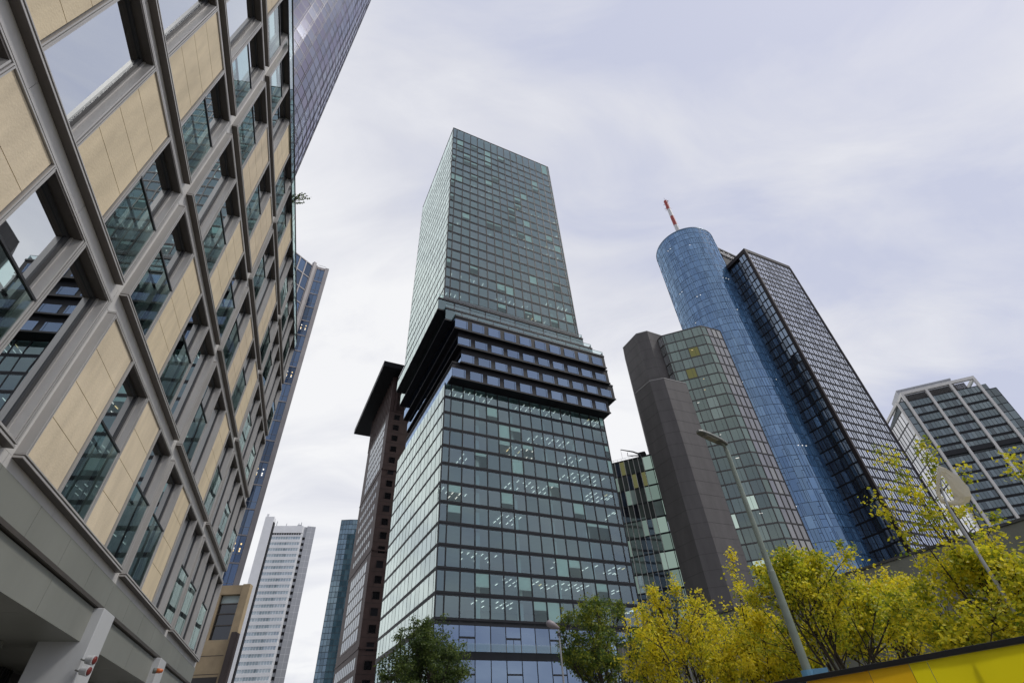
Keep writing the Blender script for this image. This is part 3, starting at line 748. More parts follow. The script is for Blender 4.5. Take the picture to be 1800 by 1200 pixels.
def white_tower():
    Cc = Vector((187.1, 208.3)); F = Fac(Cc, 110.4); Lf = Fac(F.at(-3.4, -0.6), 15.3, -1)
    R = thing('framed_tower', 'office tower with white vertical frame bars and an open white crown', 'tower', (Cc.x, Cc.y, 0))
    core = MB(); core.box(F, -3.2, 33, -26, -0.9, 0, 126); core.build('core', M['core'], R)
    bar = mat('graphite_spandrel', (0.022, 0.024, 0.028), 0.5, 0.0, spec=0.25)
    gt = [dark('dim_teal_glass_%d' % i, c, b, (0.85, 0.97, 1.0), 1.8) for i, (c, b) in enumerate((((0.05, 0.075, 0.08), 0.05), ((0.09, 0.12, 0.13), 0.07), ((0.03, 0.04, 0.045), 0.03)))]
    pa = Parts('window', R, gt + G_TEAL)
    zs = [125.6 - 4.1 * k for k in range(7)] + [95.6 - 4.0 * k for k in range(0, 24)]
    sb = Parts('spandrel', R, [bar])
    for b0 in (0.5, 10.4, 20.2):
        for z in zs:
            n = 6; w = 9.0 / n
            for i in range(n): pa.quad(F, b0 + i * w + 0.04, b0 + (i + 1) * w - 0.04, z - 3.3, z - 0.45, 0.0, m=random.choices((0, 1, 2), (4, 3, 1))[0], jit=0.012)
            sp = MB(); sp.box(F, b0, b0 + 9.0, -0.8, -0.05, z - 4.1, z)
            for i in range(n + 1): sp.box(F, b0 + i * w - 0.04, b0 + i * w + 0.04, -0.02, 0.07, z - 3.3, z - 0.45)
            sp.box(F, b0, b0 + 9.0, -0.02, 0.12, z - 3.75, z - 3.35); sb.add(sp)
    sb.finish(); sp = MB(); sp.box(F, 0.3, 29.5, -0.9, 0.25, 96.4, 98.6); sp.build('plant_storey', bar, R)
    grid(R, Fac(F.at(0, -0.3), 110.4), 0, 0, 0, 0, [-3.0, -0.6], [126 - 4.05 * k for k in range(31)][::-1], G_TEAL, bar, 0.15, 0.3, 0.08, parts=pa)
    grid(R, Fac(F.at(0, -0.9), 110.4), 0, 0, 0, 0, [30.3, 32.8, 35.4], [123 - 4.05 * k for k in range(30)][::-1], G_GARD[:2] + G_TEAL[:1], bar, 0.15, 0.3, 0.08, parts=pa)
    pa.finish()
    wl = Parts('side_window', R, G_WHITE)
    grid(R, Lf, 0, 0, 0, 0, [1.0 + 3.4 * i for i in range(8)], [122 - 6.1 * k for k in range(20)][::-1], G_WHITE, bar, 0.35, 0.5, 0.1, parts=wl); wl.finish()
    k = MB()
    for x in (0, 10.0, 19.85, 29.7): k.box(F, x - 0.52, x + 0.52, -0.3, 0.9, 0, 128.9)
    k.box(F, -0.42, 30.12, -0.3, 0.92, 128.92, 130.4)
    k.box(Lf, 0, 25.5, -0.3, 0.5, 125.5, 126.8); k.box(Lf, -0.4, 0.5, -0.3, 0.5, 0, 125.48); k.box(Lf, 24.6, 25.4, -0.3, 0.5, 0, 125.48)
    k.box(F, 29.5, 30.4, -22, -0.31, 129.0, 130.3); k.box(F, -0.4, 0.4, -22, -0.31, 129.0, 130.3)
    k.build('crown_frame', M['white'], R)
    k = MB()
    for b0, w in ((0.5, 9.0), (10.4, 9.0), (20.2, 5.5)):
        for i in range(9): k.box(F, b0, b0 + w, -0.7, -0.5, 125.9 + i * 0.33, 126.1 + i * 0.33)
    k.build('louvre', mat('louvre_brown', (0.055, 0.05, 0.045), 0.6), R)
    k = MB(); k.box(F, 0.0, 23.0, -16, -3.0, 126.0, 133.0); k.box(F, 0.0, 23.2, -16.2, -2.8, 133.01, 133.7); k.build('roof_plant', M['alu2'], R)
white_tower()

def silver_tower():
    T = Vector((-215.5, 409.92)); F = Fac(T, 80.0)
    R = thing('silver_tower', 'far silver high-rise with pale horizontal window bands', 'tower', (T.x, T.y, 0))
    core = MB(); core.box(F, 0, 29.8, -30, -0.3, 0, 165.5); core.build('core', M['alu'], R)
    pa = Parts('window_band', R, [dark('band_glass_deep', (0.24, 0.32, 0.37), 0.10), dark('band_glass', (0.33, 0.42, 0.47), 0.10), M['alu']])
    sp = MB(); sb = Parts('spandrel', R, [M['alu']])
    zs = [157.2 - 4.66 * k for k in range(33)]
    for z in zs:
        n = 14; w = 27.6 / n
        mb = MB()
        for i in range(n): mb.quad(F, 1.0 + i * w, 1.0 + (i + 1) * w, z - 2.25, z, -0.02, m=random.choice((1, 1, 0)), jit=0.01)
        for i in range(n + 1): mb.box(F, 1.0 + i * w - 0.09, 1.0 + i * w + 0.09, -0.3, 0.03, z - 2.25, z, 2)
        pa.add(mb); mb = MB(); mb.box(F, 0.6, 28.9, -0.3, 0.14, z, z + 2.4); sb.add(mb)
    pa.finish(); sb.finish()
    k = MB(); k.box(F, -0.4, 29.2, -0.3, 0.5, 160.1, 166); 
    k.build('parapet', M['alu'], R)
    k = MB()
    for i in range(14): k.box(F, 1.5 + i * 1.95, 2.9 + i * 1.95, 0.1, 0.3, 158.7, 160.05)
    k.build('louvre', M['black'], R)
    # right flank: recessed dark windows, then plain aluminium corner
    S = Fac(F.at(29.2, -0.2), 62)
    k = MB(); k.box(S, 0, 9.6, -20, -1.2, 0, 165.8); k.box(S, 3.2, 9.9, -1.25, 0.0, 0, 166.4); k.build('corner_shaft', M['alu2'], R)
    sw = Parts('side_window', R, [M['black']])
    for z in zs: sw.box(S, 0.5, 3.0, -1.19, -1.0, z - 2.2, z)
    sw.finish()
    j = MB()
    for i in range(40): j.box(S, 3.2, 9.9, -0.05, 0.03, 166 - 4.66 * i - 0.06, 166 - 4.66 * i + 0.06)
    j.box(S, 6.5, 6.6, -0.05, 0.035, 0, 166); j.build('joint', M['alu'], R)
    A = Fac((-206.0, 385.5), 80)
    k = MB(); k.prism([tuple(A.at(0)), tuple(A.at(6.6)), tuple(A.at(6.6, -6)), tuple(A.at(0, -6))], 0, 164.0)
    k.box(A, 0.3, 2.0, -5, -1, 164.01, 166.5); k.build('stair_shaft', M['alu'], R)
    k = MB(); k.box(A, 6.61, 7.3, -4, -0.4, 0, 160); k.build('shadow_gap', M['black'], R)
    k = MB()
    for x, h in ((6, 3.5), (14, 1.6), (24, 1.8), (26, 2.6)): k.tube([F(x, -4, 165.6), F(x, -4, 166 + h + 2)], [0.35, 0.3], 6)
    k.box(F, 23.2, 26.5, -5, -3.4, 165.6, 168.4); k.build('roof_plant', M['alu2'], R)
silver_tower()

def blue_tower():
    d = 330.0; H = 126.6
    def pt(az, dd): return Vector((dd * math.sin(math.radians(az)), dd * math.cos(math.radians(az))))
    pts = [pt(-20.48, 331.0), pt(-19.6, 329.3), pt(-18.6, 328.4), pt(-17.4, 328.4), pt(-15.0, 330.0)]
    R = thing('curved_blue_tower', 'gently curved blue-green glass tower rising behind the brown granite tower', 'tower', (pts[2].x, pts[2].y, 0))
    core = MB(); core.prism([tuple(p * 1.001) for p in pts] + [tuple(pt(-15.5, 352)), tuple(pt(-20.2, 354))], 0, H - 0.3); core.build('core', M['core'], R)
    pa = Parts('window', R, G_BLUE); bar = mat('teal_mullion', (0.04, 0.065, 0.08), 0.5, 0.0)
    for i in range(4):
        F = Fac(pts[i], math.degrees(math.atan2(pts[i + 1].x - pts[i].x, pts[i + 1].y - pts[i].y))); Ln = (pts[i + 1] - pts[i]).length
        grid(R, F, 0, Ln, 0, H, max(3, int(Ln / 1.5)), 42, G_BLUE, bar, 0.13, 0.3, 0.05, parts=pa, jit=0.03)
    pa.finish()
blue_tower()

def brown_tower():
    n = Vector((-46.35, 138.94)); b = Vector((-44.2, 145.7))
    R = thing('granite_tower', 'red-brown granite tower capped by a wide black roof slab', 'tower', (b.x, b.y, 0))
    FR = Fac(b, 62.41); FL = Fac(b, -27.59, -1); BX = FR
    w = MB(); w.box(BX, 0, 34, -33, 0, 0, 98.5); w.box(BX, 1.2, 33, -32, -1.2, 98.51, 113.0); w.build('wall', [M['brown']], R)
    s = MB(); N = Fac(n, 62.41); s.box(N, 0, 46, -51, 0, 113.0, 115.2); s.build('roof_slab', M['black'], R)
    fin = MB()
    for i in range(13): fin.box(FL, 0.2 + i * 2.7, 1.0 + i * 2.7, -1.3, 0.05, 98.5, 112.98)
    for i in range(9): fin.box(FR, 1.5 + i * 3.6, 2.3 + i * 3.6, -1.3, 0.03, 98.5, 112.98)
    fin.build('fin', M['brown'], R)
    tr = MB()
    for z in (98.4, 76.4, 51.2, 26.8):
        tr = MB(); tr.box(FL, -0.16, 33, -0.1, 0.14, z - 0.22, z + 0.22); tr.box(FR, -0.14, 34, -0.1, 0.16, z - 0.21, z + 0.21)
        tr.build('cornice', M['brown'], R)
    gr = MB(); wp = Parts('window', R, G_WIN + [G_WHITE[2]])
    def white_grid(l0, l1, z0, z1, nc, nr):
        gr = MB()
        for i in range(nc):
            for j in range(nr):
                a = l0 + (l1 - l0) * i / nc; c = a + (l1 - l0) / nc; z = z0 + (z1 - z0) * j / nr; zz = z + (z1 - z0) / nr
                wp.quad(FL, a, c, z, zz, 0.02, m=random.choice((0, 0, 1)))
        for i in range(nc + 1): x = l0 + (l1 - l0) * i / nc; gr.box(FL, x - 0.17, x + 0.17, -0.05, 0.05, z0, z1)
        for j in range(nr + 1): z = z0 + (z1 - z0) * j / nr; gr.box(FL, l0 - .16, l1 + .17, -0.05, 0.07, z - 0.24, z + 0.24)
        gr.build('window_grid', M['pale_line'], R)
    white_grid(4.2, 27.0, 78.0, 96.5, 7, 6); white_grid(4.2, 27.0, 29.0, 49.6, 7, 6)
    gr2 = MB()
    for j in range(6):
        for i in range(9): wp.quad(FL, 4.6 + i * 2.7, 6.0 + i * 2.7, 53.6 + j * 3.8, 55.2 + j * 3.8, 0.02, m=0)
    for j in range(5):
        for i in range(11): wp.quad(FL, 2.6 + i * 2.6, 4.5 + i * 2.6, 6.5 + j * 4.0, 9.1 + j * 4.0, 0.02, m=0)
    jn = MB()
    for z in [95.9 - 4.05 * k for k in range(24)]:
        jn.box(FR, 0, 34, -0.05, 0.02, z - 1.9, z - 1.78)
        for x in (1.9, 7.4, 12.9):
            wp.quad(FR, x, x + 1.9, z - 0.9, z + 0.9, 0.03, m=random.choice((0, 0, 0, 1)))
            jn.box(FR, x - 0.12, x, -0.05, 0.12, z - 0.9, z + 1.0); jn.box(FR, x - 0.12, x + 2.02, -0.05, 0.12, z + 1.0, z + 1.12)
    jn.build('joint', M['brown2'], R); wp.finish()
brown_tower()

def taunus():
    m = Vector((-82.5, 138.7)); F = Fac(m, 62.5)
    R = thing('pillared_tower', 'slender blue glass tower with rosy stone piers rising behind the tan office block', 'tower', (m.x, m.y, 0))
    L = Fac((-86.9, 131.0), 29.8)
    core = MB(); core.prism([tuple(F.at(0.2, -0.6)), tuple(F.at(5.3, -0.6)), tuple(F.at(4.5, -24)), (-118, 165), (-118, 118), tuple(L.at(-10, -0.8)), tuple(L.at(8.2, -0.8))], 0, 169.5); core.build('core', M['core'], R)
    rows = [168.8 - 7.55 * k for k in range(23)][::-1]
    pa = Parts('window', R, G_TAUN + [LIT])
    grid(R, F, 0, 0, 0, 0, [0.8, 2.4, 3.98], rows, G_TAUN + [LIT], M['sash'], 0.12, 0.35, 0.08, parts=pa, wts=(4, 4, 2, 0))
    fr = MB()
    for z in rows:
        fr = MB(); fr.box(F, 0.8, 3.98, -0.05, 0.16, z - 0.2, z + 0.2); fr.build('spandrel', M['taunus'], R)
        fr = MB(); fr.box(F, 0.8, 3.98, -0.05, 0.07, z + 2.3, z + 2.38); fr.build('transom', M['taunus'], R)
    grid(R, L, 0, 0, 0, 0, [-9.0, -5.6, -2.2, 1.2, 4.3, 7.4], rows, G_TAUN + [LIT], M['taunus'], 0.5, 0.5, 0.2, parts=pa, wts=(4, 4, 2, 0))
    pa.finish()
    k = MB()
    k.box(F, 4.0, 5.5, -0.8, 0.5, 0, 170.2); k.box(F, -0.3, 0.75, -0.8, 0.5, 0, 170.2); k.box(L, 7.45, 8.7, -0.8, 0.6, 0, 171.4); k.box(F, 0.76, 3.98, -0.8, 0.1, 169.2, 170.1)
    k.build('pier', M['taunus'], R)
    lp = Parts('ceiling_lamp', R, [M['lampwhite'], M['lampwarm']])
    for j in (4, 6, 9, 14, 17):
        for x in (1.3, 2.9):
            for e in (0.0, 0.5, 1.6): lp.box(F, x, x + 0.35, 0.02, 0.05, rows[j] + 3.0 + e * 1.2, rows[j] + 3.45 + e * 1.2, m=random.choice((0, 1)))
    lp.finish()
taunus()

def curved_tower():
    d = 75.0; az = -55.2; r = d * math.sin(math.radians(17.08))
    c = (d * math.sin(math.radians(az)), d * math.cos(math.radians(az))); H = 235.0
    R = thing('curved_glass_tower', 'curved lilac-grey glass tower rising above the roof of the tan office block', 'tower', (*c, 0))
    n = 60; core = MB(); core.prism([(c[0] + (r - 0.3) * math.cos(2 * math.pi * i / n), c[1] + (r - 0.3) * math.sin(2 * math.pi * i / n)) for i in range(n)], 0, H); core.build('core', M['core'], R)
    F = Cyl(c, r, 20); L = math.radians(170) * r
    pa = Parts('window', R, G_CURV)
    bar = mat('plum_mullion', (0.07, 0.065, 0.08), 0.45, 0.3)
    grid(R, F, 0, L, 8, H, 30, 60, G_CURV, bar, 0.09, 0.22, 0.04, parts=pa, jit=0.02)
    pa.finish()
    k = MB()
    for i in range(31):
        x = L * i / 30
        k.box(F, x + 0.35, x + 0.41, -0.05, 0.05, 8, H)
    k.build('rib', bar, R)
    k = MB(); k.box(F, L * 0.72, L * 0.72 + 1.0, -0.1, 1.2, 0, H); k.build('pier', M['pale_line'], R)
curved_tower()

def low_tan():
    a = Vector((-30.6, 46.9)); F = Fac(a, 62 + 28)
    e = Vector((53.7 * math.sin(math.radians(-27.8)), 53.7 * math.cos(math.radians(-27.8))))
    F = Fac(a, math.degrees(math.atan2(e.x - a.x, e.y - a.y))); Ln = (e - a).length
    R = thing('stone_building', 'low ochre stone building with a tall dark window, just beyond the tan office block', 'building', (a.x, a.y, 0))
    H = 15.35; wl, wr = Ln - 2.35, Ln - 0.62
    w = MB(); w.box(F, 0, wl, -0.6, 0, 0, H); w.box(F, -2, wl - 6, -10, -0.61, 0, H - 0.03); w.box(F, wr, Ln, -0.6, 0.10, 0, H + 0.05); w.prism([tuple(F.at(wr - 8, -9)), tuple(F.at(wl, -0.61)), tuple(F.at(Ln - 0.32, -0.61)), tuple(F.at(Ln - 6.5, -9))][::-1], 0, H - 0.02); w.box(F, wl, wr, -0.6, 0, 14.6, H); w.box(F, wl, wr, -0.6, 0, 0, 11.05); w.build('wall', M['tan'], R)
    j = MB()
    for z in (2.5, 4.0, 5.6, 7.2, 8.6, 9.9): j.box(F, 0, wr, -0.05, 0.012, z - 0.02, z + 0.02)
    j.box(F, wl - 1.5, wr, -0.05, 0.03, 7.7, 8.4)
    j.build('joint', M['octo_line'], R)
    f = MB()
    for z in (11.06, 12.2, 13.1, 13.9): f.box(F, wl, wr, -0.45, -0.32, z - 0.04, z + 0.05)
    f.box(F, wl, wl + 0.06, -0.45, -0.3, 11.1, 14.6); f.box(F, wr - 0.06, wr, -0.45, -0.3, 11.1, 14.6)
    fo = f.build('window', M['metal_dark'], R)
    for z0, z1, mm in ((11.1, 12.15, G_WIN[0]), (12.24, 13.05, G_WIN[0]), (13.14, 13.85, G_WIN[0]), (13.94, 14.58, mat('pale_sunblind', (0.42, 0.50, 0.48), 0.5))):
        p = MB(); p.quad(F, wl + 0.06, wr - 0.06, z0, z1, -0.4); p.build('pane', mm, fo)
    k = MB(); k.box(F, Ln - 0.3, Ln + 0.1, 0.12, 0.55, 0, 11.5); k.box(F, Ln + 0.102, Ln + 0.30, 0.15, 0.5, 0, 11.4); k.build('drain_fin', M['brown2'], R)
low_tan()

# ------------------------------------------------------------------ grey-olive podium on the right
def podium():
    a = Vector((29.6, 28.3)); e = Vector((9.0, 62.5)); F = Fac(a, math.degrees(math.atan2(e.x - a.x, e.y - a.y)), -1); Ln = (e - a).length
    R = thing('podium_building', 'long low grey-olive clad building behind the yellow trees', 'building', (a.x, a.y, 0))
    H = 10.95
    w = MB()
    x = -14.0
    while x < Ln:
        y = min(Ln, x + 4.4)
        for z0, z1 in ((0, 3.1), (3.13, 6.35), (6.62, H)): w.box(F, x, y - 0.03, -0.4, 0.0, z0, z1)
        x = y
    w.box(F, -14, Ln, -12, -0.41, 0, H - 0.1, 1)
    w.build('wall', [M['wallc'], M['wallj']], R)
    k = MB(); k.box(F, -14, Ln, -0.3, 0.16, 6.38, 6.44); k.box(F, -14, Ln, -0.3, 0.12, 6.50, 6.58); k.build('ledge', M['wallc2'], R)
    k = MB(); k.box(F, -14, Ln, -0.6, 0.1, H + 0.01, H + 0.16); k.build('coping', M['wallj'], R)
    k = MB(); x = -14.0
    while x < Ln:
        k.box(F, x - 0.10, x - 0.06, -0.1, 0.05, 0, H); k.box(F, x + 0.02, x + 0.06, -0.1, 0.05, 0, H); x += 4.4
    k.build('joint_strip', M['wallc2'], R)
podium()

# ------------------------------------------------------------------ yellow hoarding
def hoarding():
    a = Vector((6.6, 16.28)); F = Fac(a, 152.4)
    R = thing('hoarding', 'yellow and orange panelled hoarding with a black top rail along the street', 'hoarding', (a.x, a.y, 0))
    def pan(s0, s1, m, top=2.9):
        k = MB(); nx = 6
        for i in range(nx):
            a0 = s0 + 0.006 + (s1 - s0 - 0.012) * i / nx; a1 = s0 + 0.006 + (s1 - s0 - 0.012) * (i + 1) / nx
            q0 = 0.012 * math.sin(a0 * 3.1); q1 = 0.012 * math.sin(a1 * 3.1)
            for j in range(5):
                z0 = 0.25 + (top - 0.25) * j / 5; z1 = 0.25 + (top - 0.25) * (j + 1) / 5
                k.poly([F(a0, q0, z0), F(a1, q1, z0), F(a1, q1, z1), F(a0, q0, z1)])
        k.build('panel', M[m], R, smooth=False)
    pan(-0.2, 0.75, 'navy'); pan(0.75, 2.5, 'orange'); pan(2.5, 3.45, 'amber'); pan(3.45, 3.85, 'yellow'); pan(3.85, 6.6, 'yellow'); pan(6.6, 9.4, 'yellow'); pan(9.4, 12.2, 'yellow')
    k = MB(); k.box(F, -0.25, 12.25, -0.10, 0.05, 2.905, 3.01); k.build('top_rail', M['trim'], R, bevel=0.01)
    k = MB()
    for i in range(6): k.box(F, -0.1 + i * 2.42, -0.05 + i * 2.42, -0.22, -0.10, 0.0, 2.9)
    k.box(F, -0.2, 12.2, -0.06, 0.02, 0, 0.245); k.build('post', M['trim'], R)
hoarding()

# ------------------------------------------------------------------ lamps
def lamp_main():
    b = Vector((20 * math.sin(math.radians(24.36)), 20 * math.cos(math.radians(24.36)), 0))
    R = thing('street_lamp', 'tall green-grey street lamp with a long flat head above the hoarding', 'street lamp', b)
    top = b + Vector((0, 0, 10.75)); hd = at(1273, 779, 19.9); tip = at(1226, 757, 18.75)
    k = MB(); k.tube([b, b + Vector((0, 0, 1.2)), b + Vector((0, 0, 1.25)), b + Vector((0, 0, 6.2)), b + Vector((0, 0, 6.25)), top], [0.16, 0.16, 0.135, 0.115, 0.10, 0.075], 14); k.build('pole', M['pole'], R, smooth=False)
    k = MB(); k.tube([top - Vector((0, 0, 0.05)), top + Vector((0, 0, 0.12)), hd + (tip - hd) * 0.12], [0.055, 0.05, 0.05], 10); k.build('arm', M['pole'], R)
    ax = (tip - hd).normalized(); sd = ax.cross(Vector((0, 0, 1))).normalized(); up = sd.cross(ax)
    k = MB(); prof = [(-0.10, 0.10, 0.05), (0.0, 0.13, 0.07), (0.25, 0.17, 0.085), (0.8, 0.18, 0.085), (1.15, 0.15, 0.07), (1.28, 0.08, 0.03)]
    Lh = (tip - hd).length / 1.28
    rings = []
    for d, w, h in prof:
        c = hd + ax * d * Lh
        rings.append([c + sd * w - up * 0.02, c + sd * w * 0.8 + up * h * 0.8, c + up * h, c - sd * w * 0.8 + up * h * 0.8, c - sd * w - up * 0.02, c - sd * w * 0.9 - up * 0.06, c + sd * w * 0.9 - up * 0.06])
    n = 7
    for r in rings: k.v += [tuple(p) for p in r]
    for i in range(len(rings) - 1):
        for j in range(n): k.f.append((i * n + j, i * n + (j + 1) % n, (i + 1) * n + (j + 1) % n, (i + 1) * n + j)); k.m.append(0)
    k.f.append(tuple(range(n))); k.m.append(0); e = (len(rings) - 1) * n; k.f.append(tuple(e + j for j in range(n))); k.m.append(0)
    k.build('lamp_head', M['lampgrey'], R)
    k = MB()
    for d0, d1, w in ((0.36, 0.98, 0.13),):
        c0 = hd + ax * d0 * Lh - up * 0.061; c1 = hd + ax * d1 * Lh - up * 0.061
        a = [c0 + sd * w, c1 + sd * w, c1 - sd * w, c0 - sd * w]
        k.poly(a); lowr = [p - up * 0.05 - (p - (c0 + c1) / 2) * 0.25 for p in a]; k.poly(lowr)
        for i in range(4): k.poly([a[i], a[(i + 1) % 4], lowr[(i + 1) % 4], lowr[i]])
    k.build('lens', M['lens'], R)
    z = at(1421, 1180, 19.9).z; k = MB(); k.tube([b + Vector((0, 0, z - 0.28)), b + Vector((0, 0, z + 0.05))], [0.19, 0.19], 14)
    k.box(Fac((b.x, b.y), 114), 0.10, 0.55, -0.12, 0.12, z - 0.16, z + 0.06); k.build('sleeve', M['blue'], R)
lamp_main()

def lamp_small():
    d = 40.0; b = Vector((d * math.sin(math.radians(2.8)), d * math.cos(math.radians(2.8)), 0))
    R = thing('street_lamp', 'small distant street lamp with a drooping grey head before the central tower', 'street lamp', b)
    z = at(982, 1103, d).z
    k = MB(); k.tube([b, b + Vector((0, 0, z - 0.3)), b + Vector((0, 0, z))], [0.09, 0.055, 0.05], 10); k.build('pole', M['alu2'], R)
    p = at(982, 1103, d); q = at(961, 1093, d - 0.4)
    k = MB(); k.tube([p + (p - q) * 0.05, p + (q - p) * 0.15, p + (q - p) * 0.5, p + (q - p) * 0.85, q], [0.07, 0.14, 0.24, 0.24, 0.10], 12); k.build('lamp_head', mat('mauve_grey_paint', (0.25, 0.22, 0.23), 0.5), R, smooth=True)
    k = MB(); k.box(Fac((b.x, b.y), 90), -0.12, 0.12, -0.12, 0.12, z - 0.5, z - 0.3); k.build('bracket', M['sash'], R)
lamp_small()

# ------------------------------------------------------------------ trees
LEAF_Y = leafmat('yellow_leaf', (0.22, 0.29, 0.02), (0.74, 0.66, 0.025), (0.90, 0.76, 0.045))
LEAF_YG = leafmat('yellow_green_leaf', (0.12, 0.20, 0.02), (0.52, 0.53, 0.028), (0.88, 0.75, 0.045))
LEAF_G = leafmat('green_leaf', (0.055, 0.11, 0.018), (0.115, 0.18, 0.026), (0.36, 0.38, 0.04))
LEAF_D = leafmat('dark_green_leaf', (0.040, 0.070, 0.02), (0.075, 0.12, 0.028), (0.15, 0.20, 0.04))
def tree(label, base, H, rad, lm, per=22, leaf=0.13, limbs=9, seed=1, trunk_h=0.3, low=0.25, cat='tree', group=None, name='tree', dense=1.0, lean=(0, 0), sprays=()):
    rg = random.Random(seed); u = rg.uniform
    b = Vector((base[0], base[1], 0)); R = thing(name, label, cat, b, group)
    tr = MB(); tips = []
    th = H * trunk_h; ln = Vector((lean[0], lean[1], 0))
    tp = b + Vector((u(-.1, .1), u(-.1, .1), th)) + ln * 0.3
    tr.tube([b, b + Vector((0.03, 0.02, th * 0.5)), tp], [H * 0.020, H * 0.016, H * 0.013], 8)
    cz = H * (low + 1) / 2; rz = H * (1 - low) / 2
    def inside(p):
        v = p - b - ln; return (v.x / rad) ** 2 + (v.y / rad) ** 2 + ((v.z - cz) / rz) ** 2
    def branch(p, dr, L, r, lev):
        pts = [p]; rr = [r]; n = 4; d = dr.normalized()
        for i in range(n):
            d = (d + Vector((u(-.24, .24), u(-.24, .24), u(-.12, .22)))).normalized()
            p = p + d * (L / n); pts.append(p); rr.append(r * (1 - 0.75 * (i + 1) / n))
        tr.tube(pts, rr, 5 if lev else 6, cap=False)
        if lev >= 2:
            tips.extend(pts[1:]); return
        k = 5 if lev == 0 else 4
        for j in range(k):
            f = u(0.3, 1.0); i = min(n - 1, int(f * n)); q = pts[i].lerp(pts[i + 1], f * n - i)
            nd = (d + Vector((u(-1, 1), u(-1, 1), u(-0.45, 0.75)))).normalized()
            LL = L * u(0.42, 0.68)
            if inside(q + nd * LL) > 1.15: LL *= 0.45
            branch(q, nd, LL, r * 0.5, lev + 1)
        tips.append(pts[-1])
    for i in range(limbs):
        an = 2 * math.pi * (i + u(-.3, .3)) / limbs; el = u(-0.25, 1.25)
        tgt = b + ln + Vector((math.cos(an) * math.cos(el) * rad, math.sin(an) * math.cos(el) * rad, cz + math.sin(el) * rz)) * 1.0
        tgt = b + ln + Vector((math.cos(an) * math.cos(el) * rad * 0.85, math.sin(an) * math.cos(el) * rad * 0.85, cz + math.sin(el) * rz * 0.85))
        st = b.lerp(tp, u(0.75, 1.0)); dv = tgt - st
        branch(st, dv, dv.length * u(0.75, 1.0), H * 0.0075, 0)
    dv = b + ln + Vector((0, 0, H * 0.97)) - tp; branch(tp, dv, dv.length * 0.9, H * 0.0085, 0)
    for tgt in sprays:
        tgt = Vector(tgt); st = b.lerp(tp, 0.95); dv = tgt - st
        pts = [st.lerp(tgt, f) + Vector((u(-.15, .15), u(-.15, .15), u(-.1, .25) * math.sin(f * 3.1))) for f in (0, .25, .5, .75, 1)]
        tr.tube(pts, [H * 0.008, H * 0.006, H * 0.0045, H * 0.003, H * 0.0012], 6)
        for f in (0.5, 0.6, 0.7, 0.8, 0.88, 0.95):
            q = st.lerp(tgt, f); branch(q, dv.normalized() + Vector((u(-1, 1), u(-1, 1), u(-.6, .6))), u(0.5, 1.1), H * 0.0022, 2)
        tips.append(tgt)
    tr.build('trunk', M['bark'], R)
    cr = MB(); tone = []
    for t in tips:
        if rg.random() > dense: continue
        g = 0.06 + u(0, 1) * 0.80; cl = u(0.10, 0.25)
        for _ in range(int(per * 1.35 * u(0.4, 1.5))):
            o = Vector((rg.gauss(0, 1), rg.gauss(0, 1), rg.gauss(0, 0.75))) * cl
            c = t + o
            a = Vector((u(-1, 1), u(-1, 1), u(-0.9, 0.25))).normalized(); s = a.cross(Vector((u(-1, 1), u(-1, 1), u(-1, 1)))).normalized()
            nn = a.cross(s); L = leaf * 0.85 * u(0.55, 1.3); w = L * 0.36
            k = len(cr.v)
            cr.v += [tuple(c), tuple(c + a * L * 0.5 + s * w + nn * L * 0.10), tuple(c + a * L), tuple(c + a * L * 0.5 - s * w + nn * L * 0.10)]
            cr.f += [(k, k + 1, k + 2), (k, k + 2, k + 3)]; cr.m += [0, 0]
            tt = min(1, max(0, g + u(-0.12, 0.37))); tone += [tt] * 4
    o = cr.build('crown', lm, R)
    at_ = o.data.attributes.new('tone', 'FLOAT', 'POINT'); at_.data.foreach_set('value', tone)
    return R
def P(az, d): a = math.radians(az); return (d * math.sin(a), d * math.cos(a))
GY = 'yellow autumn trees along the podium'
tree('dark green bushy tree at the foot of the central tower, left of the others', P(-10.4, 44), 10.9, 3.5, LEAF_D, per=24, leaf=0.19, limbs=13, dense=0.72, seed=3, low=0.15, trunk_h=0.25)
tree('green tree between the small lamp and the first yellow tree', P(7.0, 44), 11.7, 3.4, LEAF_G, per=21, leaf=0.19, limbs=11, dense=0.68, seed=8, low=0.18, trunk_h=0.25)
tree('yellow tree in front of the lower basalt shaft, next to the green tree', P(14.6, 34), 9.4, 3.4, LEAF_Y, per=13, leaf=0.18, dense=0.8, limbs=11, seed=11, group=GY, low=0.12)
tree('small yellow tree just left of the tall street lamp', P(20.2, 30), 7.2, 2.5, LEAF_Y, per=14, leaf=0.17, dense=0.8, limbs=10, seed=21, group=GY, low=0.12, sprays=[(P(21.4, 28.5) + (9.3,))])
tree('yellow-green tree just right of the tall street lamp', P(27.0, 27), 8.6, 2.9, LEAF_YG, per=17, leaf=0.165, limbs=11, seed=33, group=GY, low=0.34, trunk_h=0.34, dense=0.9)
tree('yellow tree low in front of the podium, between the lamp and the cloth', P(31.5, 31), 7.6, 3.2, LEAF_Y, per=13, leaf=0.17, limbs=9, seed=37, group=GY, low=0.36, trunk_h=0.34, dense=0.75)
tree('large yellow-green tree with bare upper twigs around the cream cloth', P(40.0, 23.5), 6.3, 3.5, LEAF_YG, per=17, leaf=0.16, limbs=11, dense=0.9, seed=45, group=GY, low=0.36, trunk_h=0.36,
     sprays=[tuple(at(1560, 800, 22.5)), tuple(at(1620, 790, 23)), tuple(at(1600, 860, 22)), tuple(at(1690, 845, 24.5)), tuple(at(1560, 890, 22))])
tree('yellow-green tree at the far right edge of the photo', P(46.5, 21.5), 5.6, 2.8, LEAF_YG, per=22, leaf=0.16, limbs=13, seed=52, group=GY, low=0.34, trunk_h=0.36, sprays=[tuple(at(1795, 830, 23))])

